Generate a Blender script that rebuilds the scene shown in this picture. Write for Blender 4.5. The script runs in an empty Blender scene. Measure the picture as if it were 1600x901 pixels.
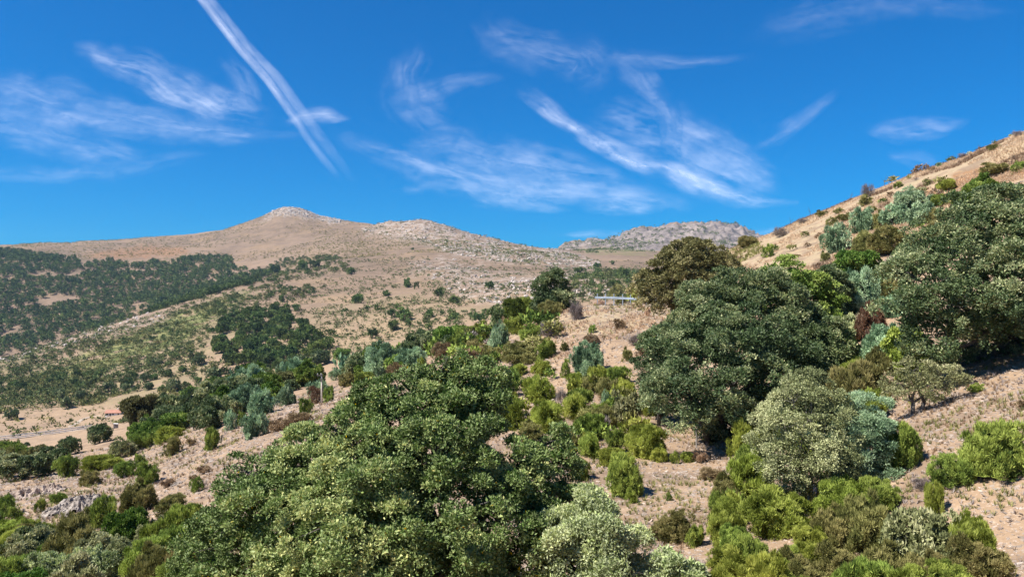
import bpy, math, random
import numpy as np
from mathutils import Vector

# ------------------------------------------------------------------ camera, sky, sun, exposure
sc = bpy.context.scene
F = 1155.0; CU = 800.0; CV = 450.5            # focal length and centre in photograph pixels
cam_d = bpy.data.cameras.new('camera'); cam = bpy.data.objects.new('camera', cam_d)
sc.collection.objects.link(cam); sc.camera = cam
cam_d.sensor_width = 36; cam_d.lens = 36 * F / 1600
cam_d.clip_start = 0.1; cam_d.clip_end = 300000
cam.location = (0, 0, 0); cam.rotation_euler = (math.radians(90), 0, 0)

SUN_EL = math.radians(53); SUN_AZ = math.radians(-114)   # azimuth from +Y (view direction), clockwise; sun is left and behind
world = bpy.data.worlds.new("World"); sc.world = world; world.use_nodes = True
wn = world.node_tree.nodes; wl = world.node_tree.links
bg = wn['Background']
sky = wn.new('ShaderNodeTexSky'); sky.sky_type = 'NISHITA'; sky.sun_disc = False
sky.sun_elevation = SUN_EL; sky.sun_rotation = SUN_AZ
sky.altitude = 900; sky.air_density = 1.0; sky.dust_density = 0.15; sky.ozone_density = 3.0
sp_ = wn.new('ShaderNodeSeparateColor'); cb_ = wn.new('ShaderNodeCombineColor')
wl.new(sky.outputs[0], sp_.inputs[0])
for ch, (pw_, mu_) in enumerate(((0.75, 0.030), (0.85, 0.60), (0.78, 1.32))):     # deep clear-air blue
    p_ = wn.new('ShaderNodeMath'); p_.operation = 'POWER'; p_.inputs[1].default_value = pw_; wl.new(sp_.outputs[ch], p_.inputs[0])
    m_ = wn.new('ShaderNodeMath'); m_.operation = 'MULTIPLY'; m_.inputs[1].default_value = mu_; wl.new(p_.outputs[0], m_.inputs[0])
    wl.new(m_.outputs[0], cb_.inputs[ch])
wl.new(cb_.outputs[0], bg.inputs['Color'])
bg.inputs['Strength'].default_value = 0.078
sd = bpy.data.lights.new('sun', 'SUN'); sun = bpy.data.objects.new('sun', sd); sc.collection.objects.link(sun)
sd.energy = 5.0; sd.angle = math.radians(0.5); sd.color = (1.0, 0.955, 0.89)
sdir = Vector((math.sin(SUN_AZ) * math.cos(SUN_EL), math.cos(SUN_AZ) * math.cos(SUN_EL), math.sin(SUN_EL)))
sun.rotation_euler = (-sdir).to_track_quat('-Z', 'Y').to_euler()
sun.location = (-30, -30, 60)
vs = sc.view_settings; vs.view_transform = 'Standard'; vs.look = 'None'; vs.gamma = 1; vs.exposure = 0.9
vs.use_curve_mapping = False
cy = sc.cycles
cy.max_bounces = 5; cy.diffuse_bounces = 2; cy.glossy_bounces = 1; cy.transmission_bounces = 2
cy.transparent_max_bounces = 10; cy.volume_bounces = 0; cy.use_denoising = True; cy.denoiser = 'OPENIMAGEDENOISE'; cy.denoising_input_passes = 'RGB_ALBEDO_NORMAL'
cy.caustics_reflective = False; cy.caustics_refractive = False
cy.sample_clamp_indirect = 5

COL = sc.collection
rng = np.random.default_rng(7)
random.seed(7)

# ------------------------------------------------------------------ small helpers
def tag(o, label=None, cat=None, group=None, kind=None):
    if label: o['label'] = label
    if cat: o['category'] = cat
    if group: o['group'] = group
    if kind: o['kind'] = kind
    return o

def mesh_from(name, V, Fc, mat=None, tint=None, smooth=False):
    """V (n,3); Fc (m,k) all faces of one size."""
    V = np.asarray(V, dtype=np.float32); Fc = np.asarray(Fc, dtype=np.int32)
    m = bpy.data.meshes.new(name)
    k = Fc.shape[1]
    m.vertices.add(len(V)); m.vertices.foreach_set('co', V.ravel())
    m.loops.add(Fc.size); m.loops.foreach_set('vertex_index', Fc.ravel())
    m.polygons.add(len(Fc))
    m.polygons.foreach_set('loop_start', np.arange(0, Fc.size, k, dtype=np.int32))
    m.polygons.foreach_set('loop_total', np.full(len(Fc), k, dtype=np.int32))
    m.polygons.foreach_set('use_smooth', np.full(len(Fc), smooth))
    m.update(calc_edges=True)
    if tint is not None:
        a = m.attributes.new('tint', 'FLOAT', 'FACE'); a.data.foreach_set('value', np.asarray(tint, np.float32))
    if mat: m.materials.append(mat)
    return m

def link(name, mesh, parent=None, loc=(0, 0, 0)):
    o = bpy.data.objects.new(name, mesh); COL.objects.link(o)
    o.location = loc
    if parent: o.parent = parent
    return o

def empty(name, loc, rz=0, scale=(1, 1, 1)):
    o = bpy.data.objects.new(name, None); COL.objects.link(o)
    o.location = loc; o.rotation_euler = (0, 0, rz); o.scale = scale
    o.empty_display_size = 0.3
    return o

class MB:
    """collects quads / polygons, builds one mesh"""
    def __init__(s): s.v = []; s.f = []
    def box(s, c, d, rz=0, ry=0):
        b = len(s.v); cx, cyy, cz = c; hx, hy, hz = d[0] / 2, d[1] / 2, d[2] / 2
        for x, y, z in ((-1,-1,-1),(1,-1,-1),(1,1,-1),(-1,1,-1),(-1,-1,1),(1,-1,1),(1,1,1),(-1,1,1)):
            p = Vector((x * hx, y * hy, z * hz))
            if ry: p = Vector((p.x * math.cos(ry) + p.z * math.sin(ry), p.y, -p.x * math.sin(ry) + p.z * math.cos(ry)))
            s.v.append((cx + p.x * math.cos(rz) - p.y * math.sin(rz), cyy + p.x * math.sin(rz) + p.y * math.cos(rz), cz + p.z))
        for q in ((0,3,2,1),(4,5,6,7),(0,1,5,4),(1,2,6,5),(2,3,7,6),(3,0,4,7)): s.f.append([b + i for i in q])
    def tube(s, pts, rad, n=6):
        pts = [Vector(p) for p in pts]; b0 = len(s.v)
        for i, p in enumerate(pts):
            t = (pts[min(i + 1, len(pts) - 1)] - pts[max(i - 1, 0)]).normalized()
            a = t.cross(Vector((0.31, 0.9, 0.13))).normalized(); bb = t.cross(a)
            r = rad[i] if hasattr(rad, '__len__') else rad
            for k in range(n):
                an = 2 * math.pi * k / n
                s.v.append(tuple(p + a * (r * math.cos(an)) + bb * (r * math.sin(an))))
        for i in range(len(pts) - 1):
            for k in range(n):
                k2 = (k + 1) % n
                s.f.append([b0 + i * n + k, b0 + i * n + k2, b0 + (i + 1) * n + k2, b0 + (i + 1) * n + k])
        s.f.append([b0 + k for k in range(n)][::-1]); e = b0 + (len(pts) - 1) * n
        s.f.append([e + k for k in range(n)])
    def mesh(s, name, mat, smooth=False):
        m = bpy.data.meshes.new(name); m.from_pydata(s.v, [], s.f); m.update()
        if smooth:
            m.polygons.foreach_set('use_smooth', np.full(len(m.polygons), True))
        if mat: m.materials.append(mat)
        return m

# ------------------------------------------------------------------ numpy noise
_perm = np.random.default_rng(3).permutation(65536).astype(np.int64)
def _h(ix, iy):
    return _perm[(_perm[ix & 65535] + iy) & 65535] / 65535.0
def vnoise(x, y):
    ix = np.floor(x).astype(np.int64); iy = np.floor(y).astype(np.int64)
    fx = x - ix; fy = y - iy
    fx = fx * fx * fx * (fx * (fx * 6 - 15) + 10); fy = fy * fy * fy * (fy * (fy * 6 - 15) + 10)
    a = _h(ix, iy); b = _h(ix + 1, iy); c = _h(ix, iy + 1); d = _h(ix + 1, iy + 1)
    return (a * (1 - fx) + b * fx) * (1 - fy) + (c * (1 - fx) + d * fx) * fy * 1.0
def fbm(x, y, o=4, g=0.5, l=2.03):
    s = 0; a = 1; t = 0
    for i in range(o):
        s = s + a * (vnoise(x + 17.3 * i, y - 9.1 * i) - 0.5); t += a; a *= g; x = x * l; y = y * l
    return s / t * 2       # about -1..1
def ridged(x, y, o=4):
    s = 0; a = 1; t = 0
    for i in range(o):
        s = s + a * (1 - np.abs(2 * vnoise(x + 31.7 * i, y + 5.3 * i) - 1)); t += a; a *= 0.5; x = x * 2.1; y = y * 2.1
    return s / t
def sstep(a, b, x):
    t = np.clip((x - a) / (b - a), 0, 1); return t * t * (3 - 2 * t)

# ------------------------------------------------------------------ terrain: feature lines (column u, depth d, level v)
def line(*pts): return np.array(pts, float)
SKY1 = line((-2400,430,2600),(-900,400,2600),(-300,386,2500),(0,383,2400),(60,380,2400),(110,381,2400),(150,378,2400),(220,373,2450),(260,369,2450),(300,368,2500),
    (350,361,2500),(380,351,2550),(410,340,2600),(430,330,2600),(445,325.5,2600),(465,327,2600),(480,331,2600),(500,339,2550),(530,344,2500),
    (560,348,2400),(585,354,2300),(605,350,2200),(630,348,2200),(655,345,2200),(680,350,2200),(720,362,2150),(770,374,2100),(800,382,2050),
    (835,388,2000),(870,391,2000),(920,393,2100),(1000,393,2300),(1200,392,2300),(4000,420,2300))
SKY2 = line((-2400,470,4200),(0,410,4000),(445,360,4000),(655,380,3600),(800,400,3500),(860,396,3400),(880,384,3400),(905,378,3400),(925,375,3400),(945,378,3400),
    (962,376,3400),(985,364,3500),(1005,359,3500),(1025,362,3500),(1050,354,3500),(1075,350,3500),(1100,348.5,3500),(1120,349,3500),(1145,352,3500),
    (1165,357,3500),(1180,368,3500),(1220,385,3500),(1400,420,3600),(4000,440,3800))
def T(*a): return line(*a)
FEAT = [  # each: (u, v, d)
 T((-2400,1150,10),(0,1150,10),(600,1150,10),(1200,1120,9.5),(1600,1020,8.5),(4000,700,8)),
 T((-2400,900,60),(-600,900,45),(0,900,40),(200,895,34),(400,900,28),(600,915,25),(800,915,24),(1000,903,23),(1200,900,22),(1400,900,21),(1600,880,19),(2400,800,17),(4000,620,17)),
 T((-2400,800,90),(-600,800,80),(0,792,66),(200,772,62),(400,733,55),(600,722,50),(800,712,45),(1000,762,36),(1100,770,34),(1200,762,33),(1400,722,28.5),(1500,692,27.5),(1600,668,27),(2400,500,27),(4000,450,27)),
 T((-2400,760,150),(-600,745,130),(0,738,110),(200,722,100),(400,660,90),(600,636,80),(800,612,70),(900,606,67),(1000,642,58),(1100,692,48),(1200,674,46),(1300,642,44),(1400,604,42),(1500,578,41),(1600,552,40),(2400,380,42),(4000,300,42)),
 T((-2400,750,260),(-600,730,230),(0,712,200),(200,668,200),(400,617,190),(500,600,170),(600,576,150),(700,546,135),(800,514,124),(850,493,116),(880,479,113),(930,474,111),(1030,473,108),(1080,468,102),(1130,450,96),(1200,432,90),(1300,422,82),(1400,402,76),(1500,378,75),(1600,348,75),(2400,150,80),(4000,100,80)),
 T((-2400,740,400),(-600,725,380),(0,702,320),(200,672,320),(400,634,300),(600,600,260),(750,572,210),(850,545,185),(930,505,170),(1000,480,165),(1060,440,160),(1110,402,155),(1150,385,152),(1180,372,150),(1200,366,148),(1300,325,140),(1340,308,136),(1400,283,131),(1500,247,122),(1600,203,114),(1800,110,105),(2400,-80,110),(4000,-120,110)),
 T((-2400,730,480),(-600,715,450),(0,684,380),(60,679,388),(130,672,400),(200,650,445),(400,608,500),(600,574,480),(800,556,440),(930,545,420),(1030,535,420),(1200,470,420),(1600,380,420),(2400,150,420),(4000,100,420)),
 T((-2400,700,700),(-600,660,620),(0,612,620),(200,572,680),(400,530,720),(600,493,740),(800,468,750),(930,454,750),(1030,450,750),(1600,460,750),(4000,460,750)),
 T((-2400,640,950),(-600,610,900),(0,563,900),(80,537,950),(170,508,1000),(300,470,1100),(400,443,1250),(520,405,1480),(600,402,1480),(700,404,1400),(800,412,1350),(900,420,1300),(1000,424,1300),(1200,440,1300),(4000,470,1300)),
 T((-2400,650,1100),(-600,620,1060),(0,578,1040),(80,552,1090),(170,522,1150),(300,479,1250),(400,447,1370),(520,396,1620),(600,392,1620),(700,392,1550),(800,400,1520),(900,408,1500),(1000,410,1500),(1200,425,1500),(4000,460,1500)),
 T((-2400,470,2000),(-600,420,1900),(0,396,1900),(200,400,2000),(400,393,2000),(520,373,2000),(600,372,1950),(700,376,1850),(800,390,1800),(900,400,1750),(1000,402,1800),(1100,398,1900),(4000,440,1900)),
 SKY1,
 T((-2400,445,3300),(0,402,3200),(445,350,3200),(655,370,2900),(870,400,2650),(920,392,2650),(1000,384,2700),(1100,380,2750),(1200,390,2750),(4000,430,2750)),
 SKY2,
 T((-2400,480,5000),(4000,480,5000)),
 T((-2400,470,9000),(4000,470,9000)),
]
UG = np.arange(-2400, 4001, 4.0)
LD = np.linspace(math.log(1.5), math.log(9000), 1100)
def _sm(a, w):
    if w < 1: return a
    k = np.exp(-0.5 * (np.arange(-3 * w, 3 * w + 1) / w) ** 2); k /= k.sum()
    return np.convolve(np.pad(a, 3 * w, mode='edge'), k, mode='valid')
def build_table():
    Vk = []; Dk = []
    n = len(FEAT)
    for i, f in enumerate(FEAT):
        w = 0 if i in (11, 13) else (3 if i == 5 else 6)
        Vk.append(_sm(np.interp(UG, f[:, 0], f[:, 1]), w)); Dk.append(_sm(np.interp(UG, f[:, 0], np.log(f[:, 2])), max(w, 4)))
    Vk = np.array(Vk); Dk = np.array(Dk)
    t0 = 1.7 / 2.6 * F + CV
    Tb = np.zeros((len(UG), len(LD)))
    for c in range(len(UG)):
        x = np.concatenate([[math.log(2.6)], Dk[:, c]]); y = np.concatenate([[t0], Vk[:, c]])
        h = np.diff(x); dl = np.diff(y) / h
        m = np.zeros(len(x))
        same = dl[:-1] * dl[1:] > 0
        w1 = 2 * h[1:] + h[:-1]; w2 = h[1:] + 2 * h[:-1]
        mm = np.where(same, (w1 + w2) / (w1 / np.where(same, dl[:-1], 1) + w2 / np.where(same, dl[1:], 1)), 0)
        m[1:-1] = mm; m[0] = dl[0]; m[-1] = dl[-1]
        k = np.clip(np.searchsorted(x, LD) - 1, 0, len(h) - 1)
        t = (LD - x[k]) / h[k]
        tt = np.clip(t, 0, 1)
        yy = ((2*tt**3 - 3*tt**2 + 1) * y[k] + (tt**3 - 2*tt**2 + tt) * h[k] * m[k] + (-2*tt**3 + 3*tt**2) * y[k+1] + (tt**3 - tt**2) * h[k] * m[k+1])
        Tb[c] = yy
    Z = -(Tb - CV) / F * np.exp(LD)[None, :]
    near = np.exp(LD) < 2.6
    Z[:, near] = -1.7
    return Z
TAB = build_table()

# soft masks given in photograph columns/levels with a depth range, evaluated on the terrain surface
def in_poly(u, v, poly):
    r = np.zeros(np.shape(u), bool); n = len(poly)
    for i in range(n):
        x1, y1 = poly[i]; x2, y2 = poly[(i + 1) % n]
        if y1 == y2: continue
        c = ((y1 > v) != (y2 > v)) & (u < (x2 - x1) * (v - y1) / (y2 - y1) + x1)
        r ^= c
    return r
POLY = {
 'peak_rock': ([(405,346),(430,322),(470,322),(545,345),(520,350),(470,338),(430,338)], 2200, 2700),
 'crest_rock': ([(560,360),(600,345),(655,340),(720,358),(800,380),(870,388),(940,410),(900,440),(850,420),(780,410),(700,395),(640,375),(600,372)], 1300, 2300),
 'mid_rock': ([(640,410),(700,400),(760,425),(840,430),(900,425),(960,440),(960,475),(880,470),(800,475),(720,470),(690,440),(640,425)], 700, 1800),
 'left_rock': ([(0,560),(170,505),(200,492),(262,486),(255,505),(200,515),(120,535),(0,570)], 800, 1100),
 'crag': ([(870,395),(880,380),(1000,352),(1190,342),(1230,420),(1000,392),(930,385)], 2300, 3700),
 'saddle_green': ([(905,390),(960,385),(1020,392),(1010,402),(940,404)], 1800, 3400),
 'spur_green': ([(30,600),(120,560),(240,505),(330,470),(400,450),(330,500),(270,540),(160,580),(60,620)], 600, 1100),
 'slope_olive': ([(430,540),(500,470),(560,440),(700,470),(835,468),(830,490),(740,500),(560,570),(470,560)], 330, 900),
 'field_olive': ([(-60,640),(0,560),(120,560),(300,500),(400,470),(380,520),(330,570),(330,615),(200,630),(0,640)], 450, 1150),
 'ridge_red': ([(140,395),(220,385),(300,388),(280,400),(200,406),(140,404)], 1700, 2500),
 'gold': ([(800,520),(860,480),(1030,470),(1040,500),(960,520),(880,520),(830,540)], 60, 150),
 'hillgold': ([(1100,400),(1200,360),(1400,280),(1620,200),(1620,330),(1450,360),(1300,420),(1150,440)], 55, 170),
 'hillred': ([(1330,345),(1400,320),(1500,270),(1610,250),(1610,275),(1500,300),(1420,345),(1360,360)], 55, 170),
}
def soft(u, v, d, key, j=6.0):
    poly, d0, d1 = POLY[key]
    s = 0
    for k in range(4):
        n1 = fbm(u / 14 + 9 * k, v / 9 + 3, 3) * j * 1.6; n2 = fbm(u / 14 - 5 * k, v / 9 + 31, 3) * j
        a = k * 1.57
        s = s + in_poly(u + n1 + 3 * math.cos(a), v + n2 + 2 * math.sin(a), poly)
    return s / 4.0 * ((d > d0) & (d < d1))

def base_z(u, y):
    l = np.log(np.clip(y, 1.51, 8990))
    fi = np.clip((u - UG[0]) / 4.0, 0, len(UG) - 1.001); fj = (l - LD[0]) / (LD[1] - LD[0])
    fj = np.clip(fj, 0, len(LD) - 1.001)
    i = fi.astype(int); j = fj.astype(int); a = fi - i; b = fj - j
    z = (TAB[i, j] * (1 - a) + TAB[i + 1, j] * a) * (1 - b) + (TAB[i, j + 1] * (1 - a) + TAB[i + 1, j + 1] * a) * b
    return z
def terrain_z(u, y, rough=None):
    u = np.asarray(u, float); y = np.asarray(y, float)
    z = base_z(u, y)
    x = (u - CU) / F * y
    for lam in (2.0, 7.0, 26.0, 90.0, 320.0):
        amp = np.minimum(0.05 * lam, 0.0030 * y) * sstep(lam * 0.25, lam * 1.2, y) * sstep(lam * 400, lam * 90, y)
        z = z + amp * fbm(x / lam + lam, y / lam, 2)
    if rough is not None:
        z = z + rough * (ridged(x / 70, y / 70, 4) - 0.6) * np.minimum(0.017 * y, 60)
    return z
def zv(u, y):
    """terrain height incl. crag roughness, and photo level"""
    u = np.asarray(u, float); y = np.asarray(y, float)
    z0 = terrain_z(u, y)
    v0 = CV - z0 / y * F
    r = rough_at(u, v0, y)
    x = (u - CU) / F * y
    z = z0 + r * (ridged(x / 70, y / 70, 4) - 0.6) * np.minimum(0.017 * y, 60)
    return z, CV - z / y * F
def rough_at(u, v, d):
    return np.clip(1.0 * soft(u, v, d, 'crag') + 0.35 * soft(u, v, d, 'crest_rock') + 0.30 * soft(u, v, d, 'peak_rock') + 0.25 * soft(u, v, d, 'mid_rock') + 0.2 * soft(u, v, d, 'left_rock'), 0, 1)

# terrain mesh: closed 360 degree polar sheet round the viewpoint
def build_terrain():
    TH = 66 * math.pi / 180
    uu = np.concatenate([np.linspace(CU - math.tan(TH) * F, -60, 110)[:-1], np.linspace(-60, 1660, 861), np.linspace(1660, CU + math.tan(TH) * F, 110)[1:]])
    th = np.arctan((uu - CU) / F)
    nb = 50
    thb = np.linspace(TH, 2 * math.pi - TH, nb + 2)[1:-1]
    theta = np.concatenate([th, thb]); NC = len(theta)
    R = np.exp(np.concatenate([np.linspace(math.log(1.6), math.log(20), 90)[:-1], np.linspace(math.log(20), math.log(4300), 640), np.linspace(math.log(4300), math.log(4700), 6)[1:]]))
    front = np.arange(NC) < len(uu)
    X = R[:, None] * np.sin(theta)[None, :]; Y = R[:, None] * np.cos(theta)[None, :]
    Z = np.zeros_like(X); A = {}
    U = np.broadcast_to(uu[None, :], (len(R), len(uu)))
    # rows: use depth y = r*cos(theta) so that feature lines hold
    Yf = Y[:, :len(uu)]
    Zf, Vf = zv(U, np.clip(Yf, 1.0, 8950))
    Z[:, :len(uu)] = Zf
    for k in range(nb):
        w = (k + 1) / (nb + 1); w = w * w * (3 - 2 * w)
        Z[:, len(uu) + k] = Zf[:, -1] * (1 - w) + Zf[:, 0] * w
    V3 = np.stack([X, Y, Z], -1).reshape(-1, 3)
    nr = len(R)
    i = np.arange(nr - 1)[:, None] * NC; j = np.arange(NC)[None, :]; j2 = (j + 1) % NC
    Q = np.stack([i + j, i + NC + j, i + NC + j2, i + j2], -1).reshape(-1, 4)[:, ::-1]
    V3 = np.vstack([V3, [[0, 0, -1.7]]])
    m = mesh_from('ground', V3, Q, M['ground'], smooth=True)
    # close the middle with a small fan
    import bmesh
    bm = bmesh.new(); bm.from_mesh(m); bm.verts.ensure_lookup_table()
    c = bm.verts[len(V3) - 1]
    for k in range(NC):
        f = bm.faces.new((bm.verts[k], c, bm.verts[(k + 1) % NC])); f.smooth = True
    bmesh.ops.recalc_face_normals(bm, faces=bm.faces[-NC:])
    bm.to_mesh(m); bm.free()
    def attr(name, arr):
        full = np.zeros((nr, NC)); full[:, :len(uu)] = arr
        full = np.append(full.ravel(), 0)
        a = m.attributes.new(name, 'FLOAT', 'POINT'); a.data.foreach_set('value', full.astype(np.float32))
    D = Yf
    rock = np.clip(soft(U, Vf, D, 'peak_rock') + .7 * soft(U, Vf, D, 'crest_rock', 12) + .5 * soft(U, Vf, D, 'mid_rock', 14) + .35 * soft(U, Vf, D, 'left_rock', 14), 0, 1)
    # thin bright strip of rock right on the skyline
    attr('rock', rock)
    attr('crag', soft(U, Vf, D, 'crag', 3))
    attr('green', np.clip(soft(U, Vf, D, 'spur_green', 10) + .15 * soft(U, Vf, D, 'slope_olive', 14) + .3 * soft(U, Vf, D, 'field_olive', 14) + .5 * soft(U, Vf, D, 'saddle_green', 14), 0, 1))
    attr('red', np.clip(soft(U, Vf, D, 'ridge_red', 8) + soft(U, Vf, D, 'hillred', 8), 0, 1))
    attr('gold', np.clip(soft(U, Vf, D, 'gold', 8) + soft(U, Vf, D, 'hillgold', 8), 0, 1))
    o = link('ground', m); tag(o, 'dry stony hillsides, valley floor and mountain ridges', kind='structure')
    return o

def place(u, v, dmin=8, dmax=9000):
    """the point of the visible ground seen at photo position (u, v)"""
    d = np.exp(np.linspace(math.log(dmin), math.log(dmax), 1400))
    z, vv = zv(np.full_like(d, u), d)
    k = np.nonzero(vv <= v)[0]
    i = k[0] if len(k) else int(np.argmin(np.where(d < 400, vv, 1e9)))
    return ((u - CU) / F * d[i], d[i], float(z[i]))
def ground_at(x, y):
    u = CU + x / y * F
    z, v = zv(np.array([u]), np.array([y])); return float(z[0])
_vis = None
def visible(u, v, y, slack=4.0):
    """is terrain point (u, depth y, level v) in view (not behind nearer ground)"""
    global _vis
    if _vis is None:
        ug = np.arange(-200, 1801, 8.0); dg = np.exp(np.linspace(math.log(12), math.log(4200), 500))
        UU, DD = np.meshgrid(ug, dg, indexing='ij')
        z, vv = zv(UU, DD)
        _vis = (ug, dg, np.minimum.accumulate(vv, axis=1))
    ug, dg, mn = _vis
    i = np.clip(((u - ug[0]) / 8).astype(int), 0, len(ug) - 1)
    j = np.clip(np.searchsorted(dg, y * 0.985) - 1, 0, len(dg) - 1)
    return v < mn[i, j] + slack

# ------------------------------------------------------------------ materials
M = {}
def newmat(name):
    m = bpy.data.materials.new(name); m.use_nodes = True
    nt = m.node_tree; nt.nodes.clear()
    out = nt.nodes.new('ShaderNodeOutputMaterial')
    return m, nt, nt.nodes.new, nt.links.new, out
def ramp(N, stops, interp='LINEAR'):
    r = N('ShaderNodeValToRGB'); cr = r.color_ramp; cr.interpolation = interp
    while len(cr.elements) < len(stops): cr.elements.new(0.5)
    for e, (p, c) in zip(cr.elements, stops): e.position = p; e.color = (*c, 1)
    return r
def mixc(N, L, fac, a, b):
    n = N('ShaderNodeMix'); n.data_type = 'RGBA'
    for s, val in ((n.inputs[0], fac), (n.inputs[6], a), (n.inputs[7], b)):
        if isinstance(val, (tuple, list)): s.default_value = (*val, 1)
        elif isinstance(val, (int, float)): s.default_value = val
        else: L(val, s)
    return n.outputs[2]
def math_(N, L, op, a, b=None, clamp=False):
    n = N('ShaderNodeMath'); n.operation = op; n.use_clamp = clamp
    for s, val in ((n.inputs[0], a), (n.inputs[1], b)):
        if val is None: continue
        if isinstance(val, (int, float)): s.default_value = val
        else: L(val, s)
    return n.outputs[0]
def leafmat(name, stops, back=None, trans=0.22, rough=0.5, spec=0.35, var=0.12, gain=1.92, sat=1.08):
    m, nt, N, L, out = newmat(name)
    at = N('ShaderNodeAttribute'); at.attribute_name = 'tint'
    r = ramp(N, stops); L(at.outputs['Fac'], r.inputs[0])
    oi = N('ShaderNodeObjectInfo')
    h = N('ShaderNodeHueSaturation'); h.inputs['Saturation'].default_value = sat
    mr = N('ShaderNodeMapRange'); mr.inputs[3].default_value = gain * (1 - var); mr.inputs[4].default_value = gain * (1 + var); L(oi.outputs['Random'], mr.inputs[0])
    mr2 = N('ShaderNodeMapRange'); mr2.inputs[3].default_value = 0.476; mr2.inputs[4].default_value = 0.504
    rr = math_(N, L, 'FRACT', math_(N, L, 'MULTIPLY', oi.outputs['Random'], 7.31)); L(rr, mr2.inputs[0])
    L(mr.outputs[0], h.inputs['Value']); L(mr2.outputs[0], h.inputs['Hue']); L(r.outputs[0], h.inputs['Color'])
    col = h.outputs[0]
    if back:
        g = N('ShaderNodeNewGeometry')
        col = mixc(N, L, math_(N, L, 'MULTIPLY', g.outputs['Backfacing'], 0.75), col, back)
    p = N('ShaderNodeBsdfPrincipled'); p.inputs['Roughness'].default_value = rough
    p.inputs['Specular IOR Level'].default_value = spec
    L(col, p.inputs['Base Color'])
    t = N('ShaderNodeBsdfTranslucent'); L(col, t.inputs['Color'])
    mx = N('ShaderNodeMixShader'); mx.inputs[0].default_value = trans
    L(p.outputs[0], mx.inputs[1]); L(t.outputs[0], mx.inputs[2]); L(mx.outputs[0], out.inputs[0])
    M[name] = m; return m
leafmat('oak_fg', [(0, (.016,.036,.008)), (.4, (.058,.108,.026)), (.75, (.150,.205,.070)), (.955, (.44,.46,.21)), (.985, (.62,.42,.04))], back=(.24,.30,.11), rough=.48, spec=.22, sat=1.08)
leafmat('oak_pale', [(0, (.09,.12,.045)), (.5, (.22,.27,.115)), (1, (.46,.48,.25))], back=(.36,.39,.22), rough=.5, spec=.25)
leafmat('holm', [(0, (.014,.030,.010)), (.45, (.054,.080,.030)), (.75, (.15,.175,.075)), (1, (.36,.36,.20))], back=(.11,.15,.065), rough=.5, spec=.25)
leafmat('oak_green', [(0, (.03,.06,.012)), (.5, (.08,.125,.028)), (1, (.19,.235,.07))], rough=.55, spec=.2)
leafmat('oak_lime', [(0, (.06,.09,.012)), (.5, (.14,.18,.03)), (1, (.27,.31,.07))], rough=.55, spec=.2, sat=1.0)
leafmat('oak_brown', [(0, (.04,.040,.014)), (.5, (.090,.093,.036)), (1, (.18,.168,.08))], rough=.6, spec=.2)
leafmat('heath', [(0, (.05,.068,.008)), (.5, (.145,.180,.030)), (1, (.28,.32,.075))], rough=.65, trans=.4, spec=.15, sat=1.0)
leafmat('heath_dark', [(0, (.022,.042,.008)), (.5, (.105,.145,.026)), (1, (.22,.27,.06))], rough=.65, spec=.15, sat=1.0)
leafmat('olive', [(0, (.045,.050,.014)), (.5, (.115,.115,.034)), (1, (.23,.215,.08))], rough=.65, spec=.15, sat=1.0)
leafmat('juniper', [(0, (.03,.06,.030)), (.5, (.115,.18,.095)), (1, (.28,.36,.21))], rough=.6, spec=.2, sat=1.0)
leafmat('greygreen', [(0, (.07,.080,.032)), (.5, (.142,.153,.066)), (1, (.265,.265,.14))], rough=.6, spec=.2, sat=1.0)
leafmat('dry', [(0, (.11,.075,.035)), (.5, (.23,.165,.085)), (1, (.38,.29,.165))], rough=.75, gain=1.15, sat=1.0, spec=.1)
leafmat('rust', [(0, (.075,.042,.018)), (.5, (.13,.095,.055)), (1, (.23,.18,.12))], rough=.75, gain=1.9, sat=1.0, spec=.1)
leafmat('twig', [(0, (.10,.08,.065)), (.5, (.19,.155,.135)), (1, (.30,.26,.23))], rough=.8, trans=.05, gain=1.2, sat=.9, spec=.1)
leafmat('gold', [(0, (.22,.15,.07)), (.5, (.40,.29,.15)), (1, (.56,.44,.26))], rough=.8, gain=1.7, sat=.85, spec=.1, trans=.4)
leafmat('far_oak', [(0, (.026,.048,.016)), (.5, (.055,.090,.030)), (1, (.115,.155,.055))], rough=.6, trans=.1, spec=.15, var=.3, gain=1.6)
leafmat('far_oak_light', [(0, (.035,.060,.016)), (.5, (.080,.120,.034)), (1, (.15,.19,.06))], rough=.6, trans=.1, spec=.15, var=.25, gain=1.45)
leafmat('far_scrub', [(0, (.035,.048,.018)), (.5, (.075,.09,.035)), (1, (.15,.16,.065))], rough=.7, trans=.1, spec=.15, var=.25)

def solid(name, stops, scale=3.0, rough=.8, bump=.3, detail=6, stretch=(1,1,1)):
    m, nt, N, L, out = newmat(name)
    tc = N('ShaderNodeTexCoord'); mp = N('ShaderNodeMapping'); mp.inputs['Scale'].default_value = stretch
    L(tc.outputs['Object'], mp.inputs[0])
    n = N('ShaderNodeTexNoise'); n.inputs['Scale'].default_value = scale; n.inputs['Detail'].default_value = detail; L(mp.outputs[0], n.inputs['Vector'])
    r = ramp(N, stops); L(n.outputs['Fac'], r.inputs[0])
    b = N('ShaderNodeBump'); b.inputs['Strength'].default_value = bump; b.inputs['Distance'].default_value = 0.05; L(n.outputs['Fac'], b.inputs['Height'])
    p = N('ShaderNodeBsdfPrincipled'); p.inputs['Roughness'].default_value = rough
    L(r.outputs[0], p.inputs['Base Color']); L(b.outputs[0], p.inputs['Normal']); L(p.outputs[0], out.inputs[0])
    M[name] = m; return m
solid('bark', [(.3, (.05,.042,.035)), (.7, (.16,.14,.12))], 6, .9, .8, stretch=(1,1,.25))
solid('bark_grey', [(.3, (.14,.125,.11)), (.7, (.34,.31,.28))], 8, .9, .6, stretch=(1,1,.25))
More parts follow.
